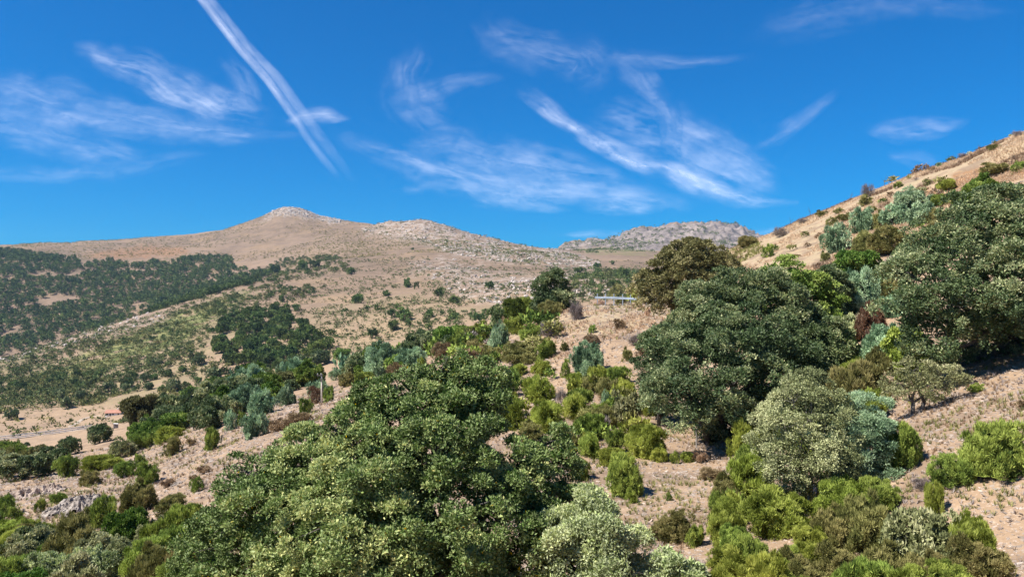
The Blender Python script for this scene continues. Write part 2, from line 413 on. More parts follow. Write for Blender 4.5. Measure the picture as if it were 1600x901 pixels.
solid('rock', [(.38, (.10,.08,.065)), (.5, (.26,.215,.175)), (.66, (.38,.33,.28))], 2.2, .9, 1.0, 12)
solid('rock_brown', [(.3, (.13,.09,.065)), (.5, (.33,.25,.19)), (.7, (.52,.42,.34))], 1.1, .9, 1.0, 10)
solid('stone', [(.3, (.17,.13,.10)), (.6, (.32,.255,.20)), (.8, (.48,.41,.34))], 2.0, .85, .5)
solid('boulder', [(.36, (.24,.19,.155)), (.5, (.42,.355,.30)), (.65, (.56,.49,.43))], .5, .9, 1.0, 10)
solid('asphalt', [(.3, (.045,.045,.047)), (.7, (.075,.073,.07))], 3, .9, .2)
solid('track', [(.3, (.33,.26,.19)), (.7, (.42,.34,.265))], .4, .95, .3)
solid('zinc', [(.3, (.25,.30,.36)), (.7, (.38,.43,.49))], 2, .45, .05)
solid('pole_wood', [(.3, (.58,.50,.40)), (.7, (.74,.66,.55))], 3, .85, .3, stretch=(6,6,.6))
solid('plaster', [(.3, (.62,.57,.50)), (.7, (.78,.74,.68))], .7, .9, .1)
solid('tiles', [(.3, (.30,.13,.08)), (.7, (.44,.22,.15))], 1.5, .85, .3)
solid('dark_opening', [(.3, (.03,.028,.026)), (.7, (.06,.055,.05))], 2, .6, .0)
solid('porcelain', [(.3, (.30,.28,.27)), (.7, (.45,.43,.42))], 2, .3, 0)

def ground_mat():
    m, nt, N, L, out = newmat('ground_soil')
    g = N('ShaderNodeNewGeometry'); pos = g.outputs['Position']
    cd = N('ShaderNodeVectorMath'); cd.operation = 'LENGTH'; L(pos, cd.inputs[0]); dist = cd.outputs['Value']   # distance from the road edge: scale bands of soil detail
    def noise(s, det=6, rough=.6, dist_=0.0, vec=pos):
        n = N('ShaderNodeTexNoise'); n.inputs['Scale'].default_value = s; n.inputs['Detail'].default_value = det
        n.inputs['Roughness'].default_value = rough; n.inputs['Distortion'].default_value = dist_; L(vec, n.inputs['Vector']); return n.outputs['Fac']
    def A(name):
        a = N('ShaderNodeAttribute'); a.attribute_name = name; return a.outputs['Fac']
    def thr(x, a, b):
        r = N('ShaderNodeMapRange'); r.interpolation_type = 'SMOOTHSTEP'; L(x, r.inputs[0]); r.inputs[1].default_value = a; r.inputs[2].default_value = b; return r.outputs[0]
    big = noise(.006, 5); mid = noise(.06, 6); small = noise(.7, 8, .65); fine = noise(6, 8, .7)
    soil = mixc(N, L, thr(big, .35, .65), (.29,.205,.138), (.35,.25,.165))
    soil = mixc(N, L, math_(N, L, 'MULTIPLY', thr(mid, .45, .7), .55), soil, (.225,.165,.118))
    soil = mixc(N, L, math_(N, L, 'MULTIPLY', thr(small, .52, .66), .5), soil, (.225,.16,.11))
    soil = mixc(N, L, math_(N, L, 'MULTIPLY', thr(small, .48, .36), .5), soil, (.42,.32,.23))
    soil = mixc(N, L, math_(N, L, 'MULTIPLY', thr(fine, .55, .65), .6), soil, (.17,.125,.09))
    soil = mixc(N, L, math_(N, L, 'MULTIPLY', thr(fine, .45, .36), .55), soil, (.46,.38,.30))
    # litter of flat schist pieces
    vo = N('ShaderNodeTexVoronoi'); vo.inputs['Scale'].default_value = 7.0; L(pos, vo.inputs['Vector'])
    chip = mixc(N, L, thr(vo.outputs['Distance'], .22, .10), soil, mixc(N, L, math_(N, L, 'MULTIPLY', vo.outputs['Color'], 1.0), (.30,.235,.19), (.62,.52,.44)))
    near = thr(dist, 120, 60)
    soil = mixc(N, L, math_(N, L, 'MULTIPLY', near, .6), soil, chip)
    # far slopes: dry grass tone and mottling
    far = thr(dist, 250, 1300)
    mott = noise(.035, 8, .7)
    soilf = mixc(N, L, thr(mott, .40, .62), (.195,.140,.100), (.125,.092,.067))
    soilf = mixc(N, L, math_(N, L, 'MULTIPLY', thr(noise(.012, 6, .6), .5, .62), .5), soilf, (.245,.17,.10))
    soilf = mixc(N, L, math_(N, L, 'MULTIPLY', thr(noise(.045, 7, .75), .47, .60), .75), soilf, (.13,.098,.066))
    soilf = mixc(N, L, math_(N, L, 'MULTIPLY', thr(noise(.0035, 5, .55), .48, .62), .45), soilf, (.27,.195,.142))
    soil = mixc(N, L, math_(N, L, 'MULTIPLY', far, .85), soil, soilf)
    # gold straw
    gn = noise(.9, 6, .6)
    soil = mixc(N, L, math_(N, L, 'MULTIPLY', A('gold'), thr(gn, .36, .56)), soil, mixc(N, L, thr(fine, .4, .6), (.37,.30,.20), (.28,.215,.14)))
    soil = mixc(N, L, math_(N, L, 'MULTIPLY', A('red'), thr(noise(.16, 5), .35, .6)), soil, (.24,.135,.075))
    gr = mixc(N, L, thr(noise(.09, 7), .4, .6), (.085,.105,.035), (.21,.20,.09))
    soil = mixc(N, L, math_(N, L, 'MULTIPLY', A('green'), thr(noise(.045, 6), .36, .52)), soil, gr)
    # bare rock
    rn = noise(.06, 9, .72, .5)
    rk = mixc(N, L, thr(noise(.12, 9, .7), .35, .65), (.52,.45,.39), (.26,.21,.175))
    soil = mixc(N, L, math_(N, L, 'MULTIPLY', A('rock'), thr(rn, .47, .54)), soil, rk)
    cn = mixc(N, L, thr(noise(.025, 10, .75), .36, .64), (.30,.25,.22), (.125,.106,.094))
    soil = mixc(N, L, A('crag'), soil, cn)
    patch = noise(.30, 7, .6)
    soil = mixc(N, L, math_(N, L, 'MULTIPLY', math_(N, L, 'MULTIPLY', thr(patch, .47, .60), .7), thr(dist, 400, 150)), soil, (.185,.135,.098))
    gq = N('ShaderNodeHueSaturation'); gq.inputs['Value'].default_value = 1.02; gq.inputs['Saturation'].default_value = 1.10; L(soil, gq.inputs['Color']); soil = gq.outputs[0]
    p = N('ShaderNodeBsdfPrincipled'); p.inputs['Roughness'].default_value = .95; p.inputs['Specular IOR Level'].default_value = .15
    L(soil, p.inputs['Base Color'])
    b1 = N('ShaderNodeBump'); b1.inputs['Strength'].default_value = 1.0; b1.inputs['Distance'].default_value = 0.10; L(small, b1.inputs['Height'])
    b2 = N('ShaderNodeBump'); b2.inputs['Strength'].default_value = .8; b2.inputs['Distance'].default_value = 0.03; L(fine, b2.inputs['Height']); L(b1.outputs[0], b2.inputs['Normal'])
    b3 = N('ShaderNodeBump'); b3.inputs['Strength'].default_value = .9
    L(math_(N, L, 'MULTIPLY', math_(N, L, 'ADD', math_(N, L, 'ADD', A('rock'), A('crag')), .35), 9.0), b3.inputs['Distance'])
    L(math_(N, L, 'MULTIPLY', mott, far), b3.inputs['Height']); L(b2.outputs[0], b3.inputs['Normal'])
    L(b3.outputs[0], p.inputs['Normal']); L(p.outputs[0], out.inputs[0])
    M['ground'] = m
ground_mat()
build_terrain()

# ------------------------------------------------------------------ foliage geometry
def unit(n, r):
    v = r.normal(size=(n, 3)); return v / np.linalg.norm(v, axis=1, keepdims=True)
def nrm(v): return v / np.maximum(np.linalg.norm(v, axis=1, keepdims=True), 1e-9)
STY = {  # leaf length/width ratio, how strongly leaves point up/out, droop
 'leaf':   dict(ratio=.52, out=.55, up=.25, flat=.75),
 'needle': dict(ratio=.20, out=.8, up=.7, flat=.9),
 'spray':  dict(ratio=.26, out=1.2, up=.35, flat=.8),
 'twig':   dict(ratio=.07, out=1.0, up=.8, flat=1.0),
}
def leaves(centers, cr, lpc, L, style, r, outdir, ctint, tint_spread=.18):
    """lpc leaves about every clump centre; returns V, F, tint"""
    st = STY[style]; n = len(centers) * lpc
    c = np.repeat(centers, lpc, 0); od = np.repeat(outdir, lpc, 0); crr = np.repeat(cr, lpc)[:, None]
    dr = nrm(unit(n, r) + od * .55 + np.array([0, 0, .25]))
    rad = r.random((n, 1)) ** .45
    sc3 = np.array([1, 1, st['flat']])
    p = c + dr * rad * crr * sc3
    t = nrm(dr * st['out'] + np.array([0, 0, st['up']]) + unit(n, r) * .75)
    nn = nrm(np.cross(t, unit(n, r)))
    fl = ((nn * (dr + [0, 0, .8])).sum(1) < 0) & (r.random(n) < .8)
    nn[fl] *= -1
    b = np.cross(nn, t)
    ll = (L * (.65 + .7 * r.random((n, 1)))); w = ll * st['ratio'] * .5 * (0.8 + .4 * r.random((n, 1)))
    v0 = p; v1 = p + t * ll * .45 + b * w + nn * w * .35; v2 = p + t * ll; v3 = p + t * ll * .45 - b * w + nn * w * .35
    V = np.stack([v0, v1, v2, v3], 1).reshape(-1, 3)
    Fc = np.arange(4 * n).reshape(-1, 4)
    # young growth at the outside of each clump is paler
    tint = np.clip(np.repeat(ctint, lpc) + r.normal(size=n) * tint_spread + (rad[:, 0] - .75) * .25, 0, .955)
    tint[r.random(n) < .004] = 1.0      # the odd yellowed leaf
    return V, Fc, tint
def crown(lobes, ncl, lpc, cr, L, style, seed, low=.35, shell=(.72, 1.04), tint_lo=.15, tint_hi=.75, spread=.18, sub=None, sflat=.8, core=.22, jit=(.72, 1.12)):
    """lobes: (cx,cy,cz, rx,ry,rz). Each lobe carries many smaller tufts (sub-lobes of radius sub), so the crown is lumpy,
    with shaded gaps between the tufts; a share core of the leaf clumps sits inside."""
    r = np.random.default_rng(seed); lob = np.array(lobes, float)
    area = (lob[:, 3] * lob[:, 4] + lob[:, 3] * lob[:, 5] + lob[:, 4] * lob[:, 5]); pr = area / area.sum()
    if sub is None: sub = float(np.median(lob[:, 3])) * .36
    def shellpts(n, sh):
        out = []; od = []; kk = []; got = 0; t = 0
        while got < n and t < 14:
            t += 1
            k = r.choice(len(lob), size=n * 2, p=pr); d = unit(n * 2, r)
            keep = (d[:, 2] > -0.25) | (r.random(len(d)) < low); k = k[keep]; d = d[keep]
            rr = sh[0] + (sh[1] - sh[0]) * r.random((len(d), 1)) ** .8
            p = lob[k, :3] + d * lob[k, 3:] * rr
            q = ((p[:, None, :] - lob[None, :, :3]) / lob[None, :, 3:]); qd = (q ** 2).sum(-1); qd[np.arange(len(k)), k] = 9
            ok = qd.min(1) > .45
            out.append(p[ok]); od.append(nrm(d[ok] / lob[k[ok], 3:])); kk.append(k[ok]); got += ok.sum()
        return np.concatenate(out)[:n], np.concatenate(od)[:n], np.concatenate(kk)[:n]
    tot = 4 * math.pi * (area / 3).sum() * .55
    ns = int(np.clip(tot / (sub * sub * 2.1), 8, 900))
    sc_, so, sk = shellpts(ns, (jit[0], jit[1]))
    ns = len(sc_)
    sr = sub * (.45 + .95 * r.random(ns) ** 1.5)
    st_ = tint_lo + (tint_hi - tint_lo) * np.clip(.5 + .26 * r.normal(size=ns), 0, 1)
    st_ = np.clip(st_ + (r.normal(size=len(lob)) * .20)[sk], 0, 1)
    nc1 = int(ncl * (1 - core)); w = sr ** 2; k = r.choice(ns, size=nc1, p=w / w.sum())
    d = nrm(unit(nc1, r) + so[k] * .75 + np.array([0, 0, .35]))
    C1 = sc_[k] + d * sr[k][:, None] * np.array([1, 1, sflat]) * (.75 + .3 * r.random((nc1, 1)))
    C2, O2, _k = shellpts(ncl - nc1, (.45, .75))
    C = np.concatenate([C1, C2]); O = np.concatenate([nrm(d + so[k] * .5), O2])
    ct = np.concatenate([st_[k] + r.normal(size=nc1) * .08, np.full(len(C2), tint_lo)])  # inner clumps take the darkest tint: crown-interior shade put into leaf colour
    crr = cr * (.6 + .6 * r.random(len(C)))
    return leaves(C, crr, lpc, L, style, r, O, np.clip(ct, 0, 1), spread)

def limbs(mb, base, tips, r0, seed, n=6, knots=4):
    r = random.Random(seed); base = Vector(base)
    for tp in tips:
        tp = Vector(tp); pts = []; rad = []
        for i in range(knots + 1):
            f = i / knots
            p = base.lerp(tp, f); s = (tp - base).length * .06
            if 0 < i: p += Vector((r.uniform(-s, s), r.uniform(-s, s), r.uniform(-s, s) + s * .8 * math.sin(f * 3.14)))
            pts.append(p); rad.append(r0 * (1 - f * .85))
        mb.tube(pts, rad, n)

# --- library of unit plants: crown about 2 wide and 1 high standing on z=0
def bush_lobes(seed, n=7, flat=1.0, spread=.55):
    r = random.Random(seed); out = [(0, 0, .4, .58, .58, .42)]
    for i in range(n):
        a = 6.283 * i / n + r.uniform(-.5, .5); rr = spread * r.uniform(.6, 1.1); s = r.uniform(.2, .44)
        out.append((rr * math.cos(a), rr * math.sin(a), r.uniform(.16, .6) , s, s, s * .8 * flat))
    return out
def tree_lobes(seed, n=8):
    r = random.Random(seed); out = [(0, 0, .62, .62, .62, .34)]
    for i in range(n):
        a = 6.283 * i / n + r.uniform(-.5, .5); rr = r.uniform(.4, .68); s = r.uniform(.26, .42)
        out.append((rr * math.cos(a), rr * math.sin(a), r.uniform(.36, .78), s, s, s * .62))
    return out
SPEC = { # name: (leaf material, style, kind, bark)
 'holm': ('holm', 'leaf', 'tree', 'bark'), 'oakg': ('oak_green', 'leaf', 'tree', 'bark'), 'oaklime': ('oak_lime', 'leaf', 'tree', 'bark'),
 'oakbrown': ('oak_brown', 'leaf', 'tree', 'bark'), 'heath': ('heath', 'needle', 'bush', 'bark_grey'), 'heathd': ('heath_dark', 'needle', 'bush', 'bark_grey'),
 'olive': ('olive', 'needle', 'bush', 'bark_grey'), 'juniper': ('juniper', 'spray', 'bush', 'bark_grey'), 'grey': ('greygreen', 'leaf', 'bush', 'bark_grey'),
 'pale': ('oak_pale', 'leaf', 'bush', 'bark'), 'dry': ('dry', 'needle', 'bush', 'bark_grey'), 'rust': ('rust', 'needle', 'bush', 'bark'), 'twig': ('twig', 'twig', 'bare', 'bark_grey'),
 'gold': ('gold', 'needle', 'bush', 'bark_grey'), 'faroak': ('far_oak', 'leaf', 'tree', 'bark'), 'faroakl': ('far_oak_light', 'leaf', 'tree', 'bark'),
}
LOD = {3: (560, 34, .15, .090), 2: (230, 22, .19, .145), 1: (85, 20, .24, .20), 0: (34, 13, .30, .30)}
_lib = {}
def lib(sp, lod, var):
    key = (sp, lod, var)
    if key in _lib: return _lib[key]
    mat, style, kind, bark = SPEC[sp]
    ncl, lpc, cr, L = LOD[lod]
    seed = hash_int(sp) + var * 101
    if style == 'needle': L *= 1.15; lpc = int(lpc * 1.7); cr *= .9
    if style == 'spray': L *= 1.1; lpc = int(lpc * 1.4); cr *= .85
    if style == 'twig': L *= 1.9; lpc = int(lpc * .8)
    lob = tree_lobes(seed) if kind == 'tree' else bush_lobes(seed, flat=1.15 if kind == 'bush' else 1.3)
    sub_ = {3: .17, 2: .21, 1: .27, 0: .34}[lod] * (1.25 if kind == 'tree' else 1)
    V, Fc, t = crown(lob, ncl, lpc, cr * .72, L, style, seed, low=.5 if kind != 'tree' else .35, sub=sub_, sflat=1.0 if style == 'needle' else .7 if kind == 'tree' else 1.0,
                     core=.2 if kind != 'bare' else .5, jit=(.6, 1.18), tint_lo=.1, tint_hi=.9)
    V[:, 2] /= np.quantile(V[:, 2], .985); V[:, :2] /= np.quantile(np.hypot(V[:, 0], V[:, 1]), .96)
    V[:, 2] = np.maximum(V[:, 2], .015 if kind != 'tree' else .06)
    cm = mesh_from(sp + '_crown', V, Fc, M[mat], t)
    mb = MB()
    if lod >= 1:
        rr = random.Random(seed)
        if kind == 'tree':
            mb.tube([(0, 0, -.12), (.02, 0, .1), (.0, .02, .35)], [.07, .055, .045], 6)
            limbs(mb, (0, .01, .3), [(l[0] * .8, l[1] * .8, l[2]) for l in lob[1:7]], .035, seed, 5)
        else:
            nt_ = 5 if kind == 'bush' else 12
            limbs(mb, (0, 0, -.1), [(l[0] * 1.1 + rr.uniform(-.1, .1), l[1] * 1.1, l[2] * 1.25) for l in (lob[1:] * 2)[:nt_]], .028, seed, 5)
    else:
        mb.tube([(0, 0, -.1), (0, 0, .4)], [.06, .04], 4)
    tm = mb.mesh(sp + '_trunk', M[bark], True)
    _lib[key] = (cm, tm); return _lib[key]
def hash_int(s):
    h = 5381
    for ch in s: h = (h * 33 + ord(ch)) % 99991
    return h

# ------------------------------------------------------------------ plants as things
NAMES = {'holm': 'evergreen_oak', 'oakg': 'green_oak', 'oaklime': 'green_oak', 'oakbrown': 'brown_oak', 'heath': 'heath_shrub', 'heathd': 'heath_shrub',
 'olive': 'scrub_bush', 'juniper': 'juniper_bush', 'grey': 'grey_shrub', 'pale': 'pale_shrub', 'dry': 'dry_bush', 'rust': 'rust_bush', 'twig': 'bare_bush', 'gold': 'straw_tuft', 'faroak': 'hillside_oak', 'faroakl': 'hillside_oak'}
CATS = {'evergreen_oak': 'tree', 'green_oak': 'tree', 'brown_oak': 'tree', 'hillside_oak': 'tree', 'straw_tuft': 'grass tuft'}
COLW = {'holm': 'dark green oak', 'oakg': 'mid green oak', 'oaklime': 'yellow green oak', 'oakbrown': 'brownish oak', 'heath': 'bright yellow-green shrub',
 'heathd': 'deep green shrub', 'olive': 'olive green bush', 'juniper': 'blue-green juniper', 'grey': 'grey-green shrub', 'pale': 'pale silvery shrub', 'dry': 'dry tan bush',
 'rust': 'rusty brown bush', 'twig': 'bare grey twiggy bush', 'gold': 'golden straw tuft', 'faroak': 'dark green oak', 'faroakl': 'fresh green oak'}
PLANTS = []     # records for grouping and labels
def plant(u, vb, w, h, sp, where=None, group=None, d=None, dmin=12, rz=None, sink=.04, auto=False):
    """a plant whose foot stands on the ground seen at (u, vb); w, h are its photo size -> metres by its distance"""
    if d is None: x, y, z = place(u, vb, dmin)
    else:
        y = d; x = (u - CU) / F * d; z = ground_at(x, y)
    W = w * y / F; H = h * y / F
    PLANTS.append(dict(u=u, v=vb, w=w, h=h, sp=sp, where=where, group=group, loc=(x, y, z), W=W, H=H, auto=auto, rz=rz))
    return PLANTS[-1]
def emit(p, label, group):
    x, y, z = p['loc']; sp = p['sp']; pw = p['w']
    lod = 3 if pw > 52 else 2 if pw > 26 else 1 if pw > 11 else 0
    var = random.randrange(4 if lod < 3 else 3)
    cm, tm = lib(sp, lod, var)
    nm = NAMES[sp]
    rz = p['rz'] if p['rz'] is not None else random.uniform(0, 6.28)
    e = empty(nm, (x, y, z - .06 * p['H']), rz, (p['W'] / 2 * .93, p['W'] / 2 * .93, p['H'] * .97))
    tag(e, label, CATS.get(nm, 'bush' if 'shrub' not in nm else 'shrub'), group)
    c = link('crown', cm, e); t = link('trunk', tm, e)
    if sp == 'gold': c.name = 'straw'; t.name = 'root'
    return e
#@@PLANTS@@
# hand-placed plants: (u, foot level, width, height, kind, where it stands)
HAND = [
 # slope between the guard rail bank and the foreground oak
 (916,584,56,52,'juniper','rounded, alone on the bare bank below the guard rail'),
 (781,548,38,44,'juniper','at the left brow, above the wide olive bush'),
 (855,559,35,28,'heathd','small, right of the wide olive bush below the brow'),
 (926,521,14,13,'heathd','very small, in the middle of the bare bank'),
 (883,549,17,14,'olive','small, just left above the rounded juniper'),
 (968,514,20,16,'dry','low, on the upper bank below the guard rail'),
 (983,520,9,9,'gold','small, beside the low dry bush on the upper bank'),
 (924,538,32,16,'rust','low, directly behind the rounded juniper'),
 (992,540,26,22,'twig','on the bank left of the dark oak clump'),
 (980,564,24,22,'olive','at the foot of the bank against the dark oak clump'),
 (1014,546,26,22,'heath','touching the upper left edge of the dark oak clump'),
 (1003,556,22,16,'rust','between yellow-green shrub and foot of the bank'),
 (812,568,66,34,'olive','widest one, on the slope below the left brow'),
 (812,586,32,18,'heath','low, just below the wide olive bush'),
 (847,586,37,24,'heath','rounded, left of the stony gully below the brow'),
 (884,590,22,30,'heathd','upright, touching the left side of the rounded juniper'),
 (787,622,46,30,'heathd','at upper right of the foreground oak top'),
 (843,625,50,38,'heath','bright, left of the stony gully'),
 (898,605,32,24,'heath','right of the stony gully, below the rounded juniper'),
 (934,606,34,34,'heath','below right of the rounded juniper'),
 (968,604,44,32,'heathd','touching the left foot of the dark oak clump'),
 (803,668,52,48,'heath','against the upper right edge of the foreground oak'),
 (776,650,36,36,'heathd','peeping out behind the foreground oak top'),
 (878,632,22,26,'twig','mauve, in the shrub belt beside the stony gully'),
 (908,642,46,36,'heathd','broad, in the middle of the shrub belt'),
 (946,636,18,26,'juniper','small, left of the big bare tan shrub'),
 (857,676,58,50,'heath','large, beside the lower end of the stony gully'),
 (976,664,50,54,'grey','half bare and tan, in the middle of the shrub belt'),
 (1016,650,34,36,'heath','below the left foot of the dark oak clump'),
 (920,684,54,40,'heathd','dull, below the broad green shrub'),
 (884,700,40,34,'olive','between the foreground oak and the dull shrub'),
 (920,712,42,34,'heath','above the bare earth patch, left of the widest bright shrub'),
 (962,708,36,40,'heathd','left half of the pair of largest shrubs'),
 (1013,714,68,52,'heath','widest bright one, left of the deep shade of the oak clump'),
 (1030,722,30,22,'heath','low, in front of the widest bright shrub'),
 (962,726,56,26,'heath','flat, just above the tall lobed shrub'),
 (908,748,36,32,'heath','at the left side of the bare earth tongue'),
 (974,774,62,64,'heathd','tall and lobed, in the middle of the bare earth patch'),
 (985,785,22,24,'heath','small, at the foot of the tall lobed shrub'),
 (915,796,42,30,'heathd','dark, against the right edge of the foreground oak'),
 (942,806,48,24,'heath','yellowish, just above the pale silvery crown'),
 (1055,724,18,20,'heathd','small, below the deep shade of the oak clump'),
 (1075,721,26,17,'heath','low, below the deep shade of the oak clump'),
 (1096,723,24,17,'dry','low tuft, right of the low green shrubs'),
 (1112,750,42,20,'dry','flat and greyish, in the bare earth patch'),
 (1046,782,14,13,'heathd','tiny, alone on the bare earth patch'),
 (1050,844,64,48,'olive','broad, at the lower edge of the bare earth patch'),
 (1088,852,34,32,'heathd','right of the broad olive bush'),
 (1120,806,28,40,'heathd','upright and dark, at right edge of the bare earth patch'),
 (1134,856,64,58,'heath','large, below the upright dark shrub'),
 (1150,906,90,56,'heath','at the bottom edge, below the large bright shrub'),
 # right foreground
 (1160,716,46,62,'heath','at right of the deep shade below the oak clump'),
 (1172,778,74,76,'heath','tall, left of the big round grey-green shrub'),
 (1358,660,54,54,'heath','in front of the dark hollow, left of the small gnarled tree'),
 (1405,733,66,76,'heathd','neat and egg-shaped, alone right of the blue-green juniper'),
 (1215,834,112,72,'heath','wide, directly below the big round grey-green shrub'),
 (1172,905,64,70,'heathd','at the bottom edge, left of the white rock'),
 (1312,808,84,60,'heath','below the big juniper, in the lower right thicket'),
 (1372,794,72,46,'heathd','at the upper right end of the lower right thicket'),
 (1352,852,92,78,'olive','brownish, in the middle of the lower right thicket'),
 (1300,856,74,62,'olive','left of the brownish bush in the lower right thicket'),
 (1440,896,118,102,'grey','open and half bare, at the right end of the thicket'),
 (1515,888,72,72,'heath','rightmost bright one beside the open half-bare shrub'),
 (1460,806,30,50,'heath','slim, standing up behind the open half-bare shrub'),
 (1390,915,100,62,'olive','at the bottom edge, right of the middle'),
 (1322,912,90,58,'olive','at the bottom edge, right of the white rock'),
 (1262,868,56,46,'heath','just above the white rock'),
 (1440,764,42,16,'twig','lying low on the stones below the egg-shaped shrub'),
 (1556,735,104,80,'heathd','wide and ragged, alone on the stony slope at the right edge'),
 (1490,757,66,48,'heathd','low, left foot of the wide ragged shrub'),
 (1527,611,26,13,'heath','flat tuft on the stony slope under the biggest oak'),
 (1598,640,18,16,'dry','small tuft at the right edge on the stony slope'),
 (1460,604,10,8,'dry','tiny tuft right of the small gnarled tree'),
 (1340,640,94,92,'olive','tall, between the oak clump and the gnarled tree'),
 (1358,528,50,56,'rust','in the hollow left of the biggest oak'),
 (1327,536,50,46,'pale','in the hollow right of the oak clump'),
 (1347,496,72,78,'juniper','upright, between the oak clump and the biggest oak'),
 (1300,520,60,50,'juniper','at the right shoulder of the oak clump'),
 (1375,460,30,40,'heathd','just below the dark rock ledge'),
 # right hill up to the skyline
 (1200,402,24,21,'heathd','rounded and alone, on the straw slope right of the brown oak'),
 (1308,394,48,46,'juniper','lowest of the junipers climbing the right hill'),
 (1346,364,42,40,'juniper','second lowest of the junipers climbing the right hill'),
 (1368,358,22,30,'olive','small, right of the second juniper on the hill'),
 (1350,394,40,36,'olive','left half of the belt above the dark rock ledge'),
 (1396,394,76,42,'olive','wide, on top of the dark rock ledge'),
 (1423,332,66,38,'juniper','flat-topped, halfway up the right hill'),
 (1398,352,46,32,'juniper','low, under the flat-topped juniper'),
 (1440,350,46,34,'juniper','right of and below the flat-topped juniper'),
 (1468,322,32,19,'heathd','small, right of the flat-topped juniper'),
 (1478,299,32,19,'heath','flat, above the flat-topped juniper'),
 (1456,348,28,22,'olive','right of the low junipers on the hill'),
 (1460,372,40,30,'olive','above the left shoulder of the biggest oak'),
 (1556,272,50,17,'olive','flat, above the leaning green oak near the right edge'),
 (1594,266,26,14,'heathd','at the right edge above the leaning green oak'),
 (1311,334,17,9,'olive','low, on the skyline third of the right hill'),
 (1323,344,32,12,'olive','flat, below the skyline of the right hill'),
 (1300,352,22,13,'olive','small, left of the flat bush below the skyline'),
 (1363,332,18,10,'olive','small, between flat bush and grey skyline bush'),
 (1356,308,22,22,'twig','on the skyline of the right hill'),
 (1352,322,24,18,'olive','just under the bare skyline bush'),
 (1403,294,17,10,'heathd','low, on the skyline right of the bare bush'),
 (1431,283,10,7,'twig','tiny, on the skyline halfway up'),
 (1468,261,9,8,'juniper','tiny and round, on the upper skyline'),
 (1505,247,18,8,'twig','low, on the upper skyline'),
 (1553,235,24,10,'olive','flat, near the top of the skyline'),
 (1590,213,20,9,'twig','low, at the very top of the skyline'),
 (1220,370,26,16,'twig','on the lowest part of the right skyline'),
 (1172,386,42,18,'olive','behind the brown oak crown, on the low skyline'),
 (1254,350,18,10,'twig','small, on the skyline above the lone rounded shrub'),
 (1285,338,20,10,'olive','low, on the skyline left of the grey bare bush'),
 (1290,408,20,16,'olive','left foot of the lowest juniper on the hill'),
 # around the guard rail
 (859,496,48,26,'olive','brownish, under the round dark oak beside the guard rail'),
 (899,500,28,30,'twig','dark-stemmed, at the left end of the bank'),
 (938,477,20,9,'gold','at the left end of the guard rail'),
 (963,464,26,22,'olive','behind the guard rail'),
 (999,484,10,9,'gold','under the right end of the guard rail'),
 (991,481,9,8,'gold','under the guard rail, second from its right end'),
 (1012,494,12,14,'gold','right below the guard rail end'),
 (840,512,36,20,'olive','on the brow below the brownish olive bush'),
 (862,524,40,22,'twig','below the brow, right of the juniper'),
 (832,532,44,26,'heathd','between the brow and the wide olive bush'),
 (806,520,44,28,'heathd','right behind the brow juniper'),
 (752,532,40,30,'heath','left of the brow juniper'),
 (742,556,40,26,'olive','above the top of the foreground oak'),
 (716,548,34,26,'heathd','on the brow left of the foreground oak top'),
 (690,560,36,26,'dry','behind the top of the foreground oak'),
 (657,586,20,28,'heath','upright, left of the top of the foreground oak'),
 (648,570,20,19,'heath','small and bright, on the brow'),
 (624,590,42,24,'dry','on the straw slope right of the pole'),
 (591,584,24,18,'juniper','on the brow above the straw slope'),
 (584,566,24,19,'juniper','on the brow, right of the isolated dark one'),
 (551,572,26,20,'juniper','isolated and dark, on the brow right of the pole'),
 (570,598,34,18,'heathd','right of the pole on the straw slope'),
 (545,602,34,20,'olive','low, right of the pole top'),
 (524,594,24,20,'juniper','just right of the pole top'),
 (513,628,20,26,'heathd','dark, right beside the pole'),
 (493,630,26,28,'rust','brown, directly behind the pole'),
 (496,622,36,28,'juniper','pale, left behind the pole'),
 (480,600,20,24,'twig','left of the pole top'),
 (449,632,30,30,'juniper','left of the pole, on the brow'),
 (478,646,26,26,'heathd','below left of the pole'),
 (440,672,46,18,'dry','on the straw slope left of the foreground oak'),
 (470,660,40,16,'dry','on the straw slope at the foot of the pole'),
 # left flank
 (408,648,46,40,'juniper','large, on the brow left of the pole'),
 (398,684,44,40,'juniper','below the large juniper left of the pole'),
 (378,664,22,22,'heathd','left of the large juniper on the brow'),
 (332,702,30,36,'heathd','alone on the stony flank, casting a shadow'),
 (360,672,24,34,'juniper','above the lone shrub on the stony flank'),
 (269,710,28,30,'olive','left of the lone shrub on the stony flank'),
 (229,757,38,38,'heathd','lower, standing above the dark brown bush'),
 (219,730,22,24,'heathd','upper left of the lower flank shrub'),
 (195,746,40,26,'heathd','left of the lower flank shrub'),
 (142,758,36,26,'olive','dark, above the pale rock outcrop'),
 (160,734,60,24,'heath','long, above the stony flank at left'),
 (105,744,42,34,'heathd','left end of the long shrub row'),
 (190,714,42,30,'grey','in the shrub row below the round field oak'),
 (220,702,38,28,'heathd','in the shrub row below the long oak group'),
 (262,690,50,26,'heath','right part of the shrub row below the oak group'),
 (302,752,16,10,'dry','low, on the stony flank'),
 (262,760,26,12,'dry','low, beside the small white rock'),
 (320,740,24,12,'dry','low, near the foreground oak on the stony flank'),
 (299,696,20,12,'dry','low, left of the lone shrub'),
 (62,800,22,22,'heathd','left of the pale rock outcrop'),
 (92,785,30,15,'heathd','low, on top of the pale rock outcrop'),
 (160,822,44,48,'heathd','rounded, right below the pale rock outcrop'),
 (136,828,36,34,'olive','between rock outcrop and rounded shrub'),
 (215,800,58,48,'olive','dark brownish, below the lower flank shrub'),
 (265,800,48,28,'olive','right of the dark brown bush'),
 (308,768,26,24,'heathd','against the left edge of the foreground oak'),
 (22,816,26,28,'heathd','near the left edge beside the rock ledge'),
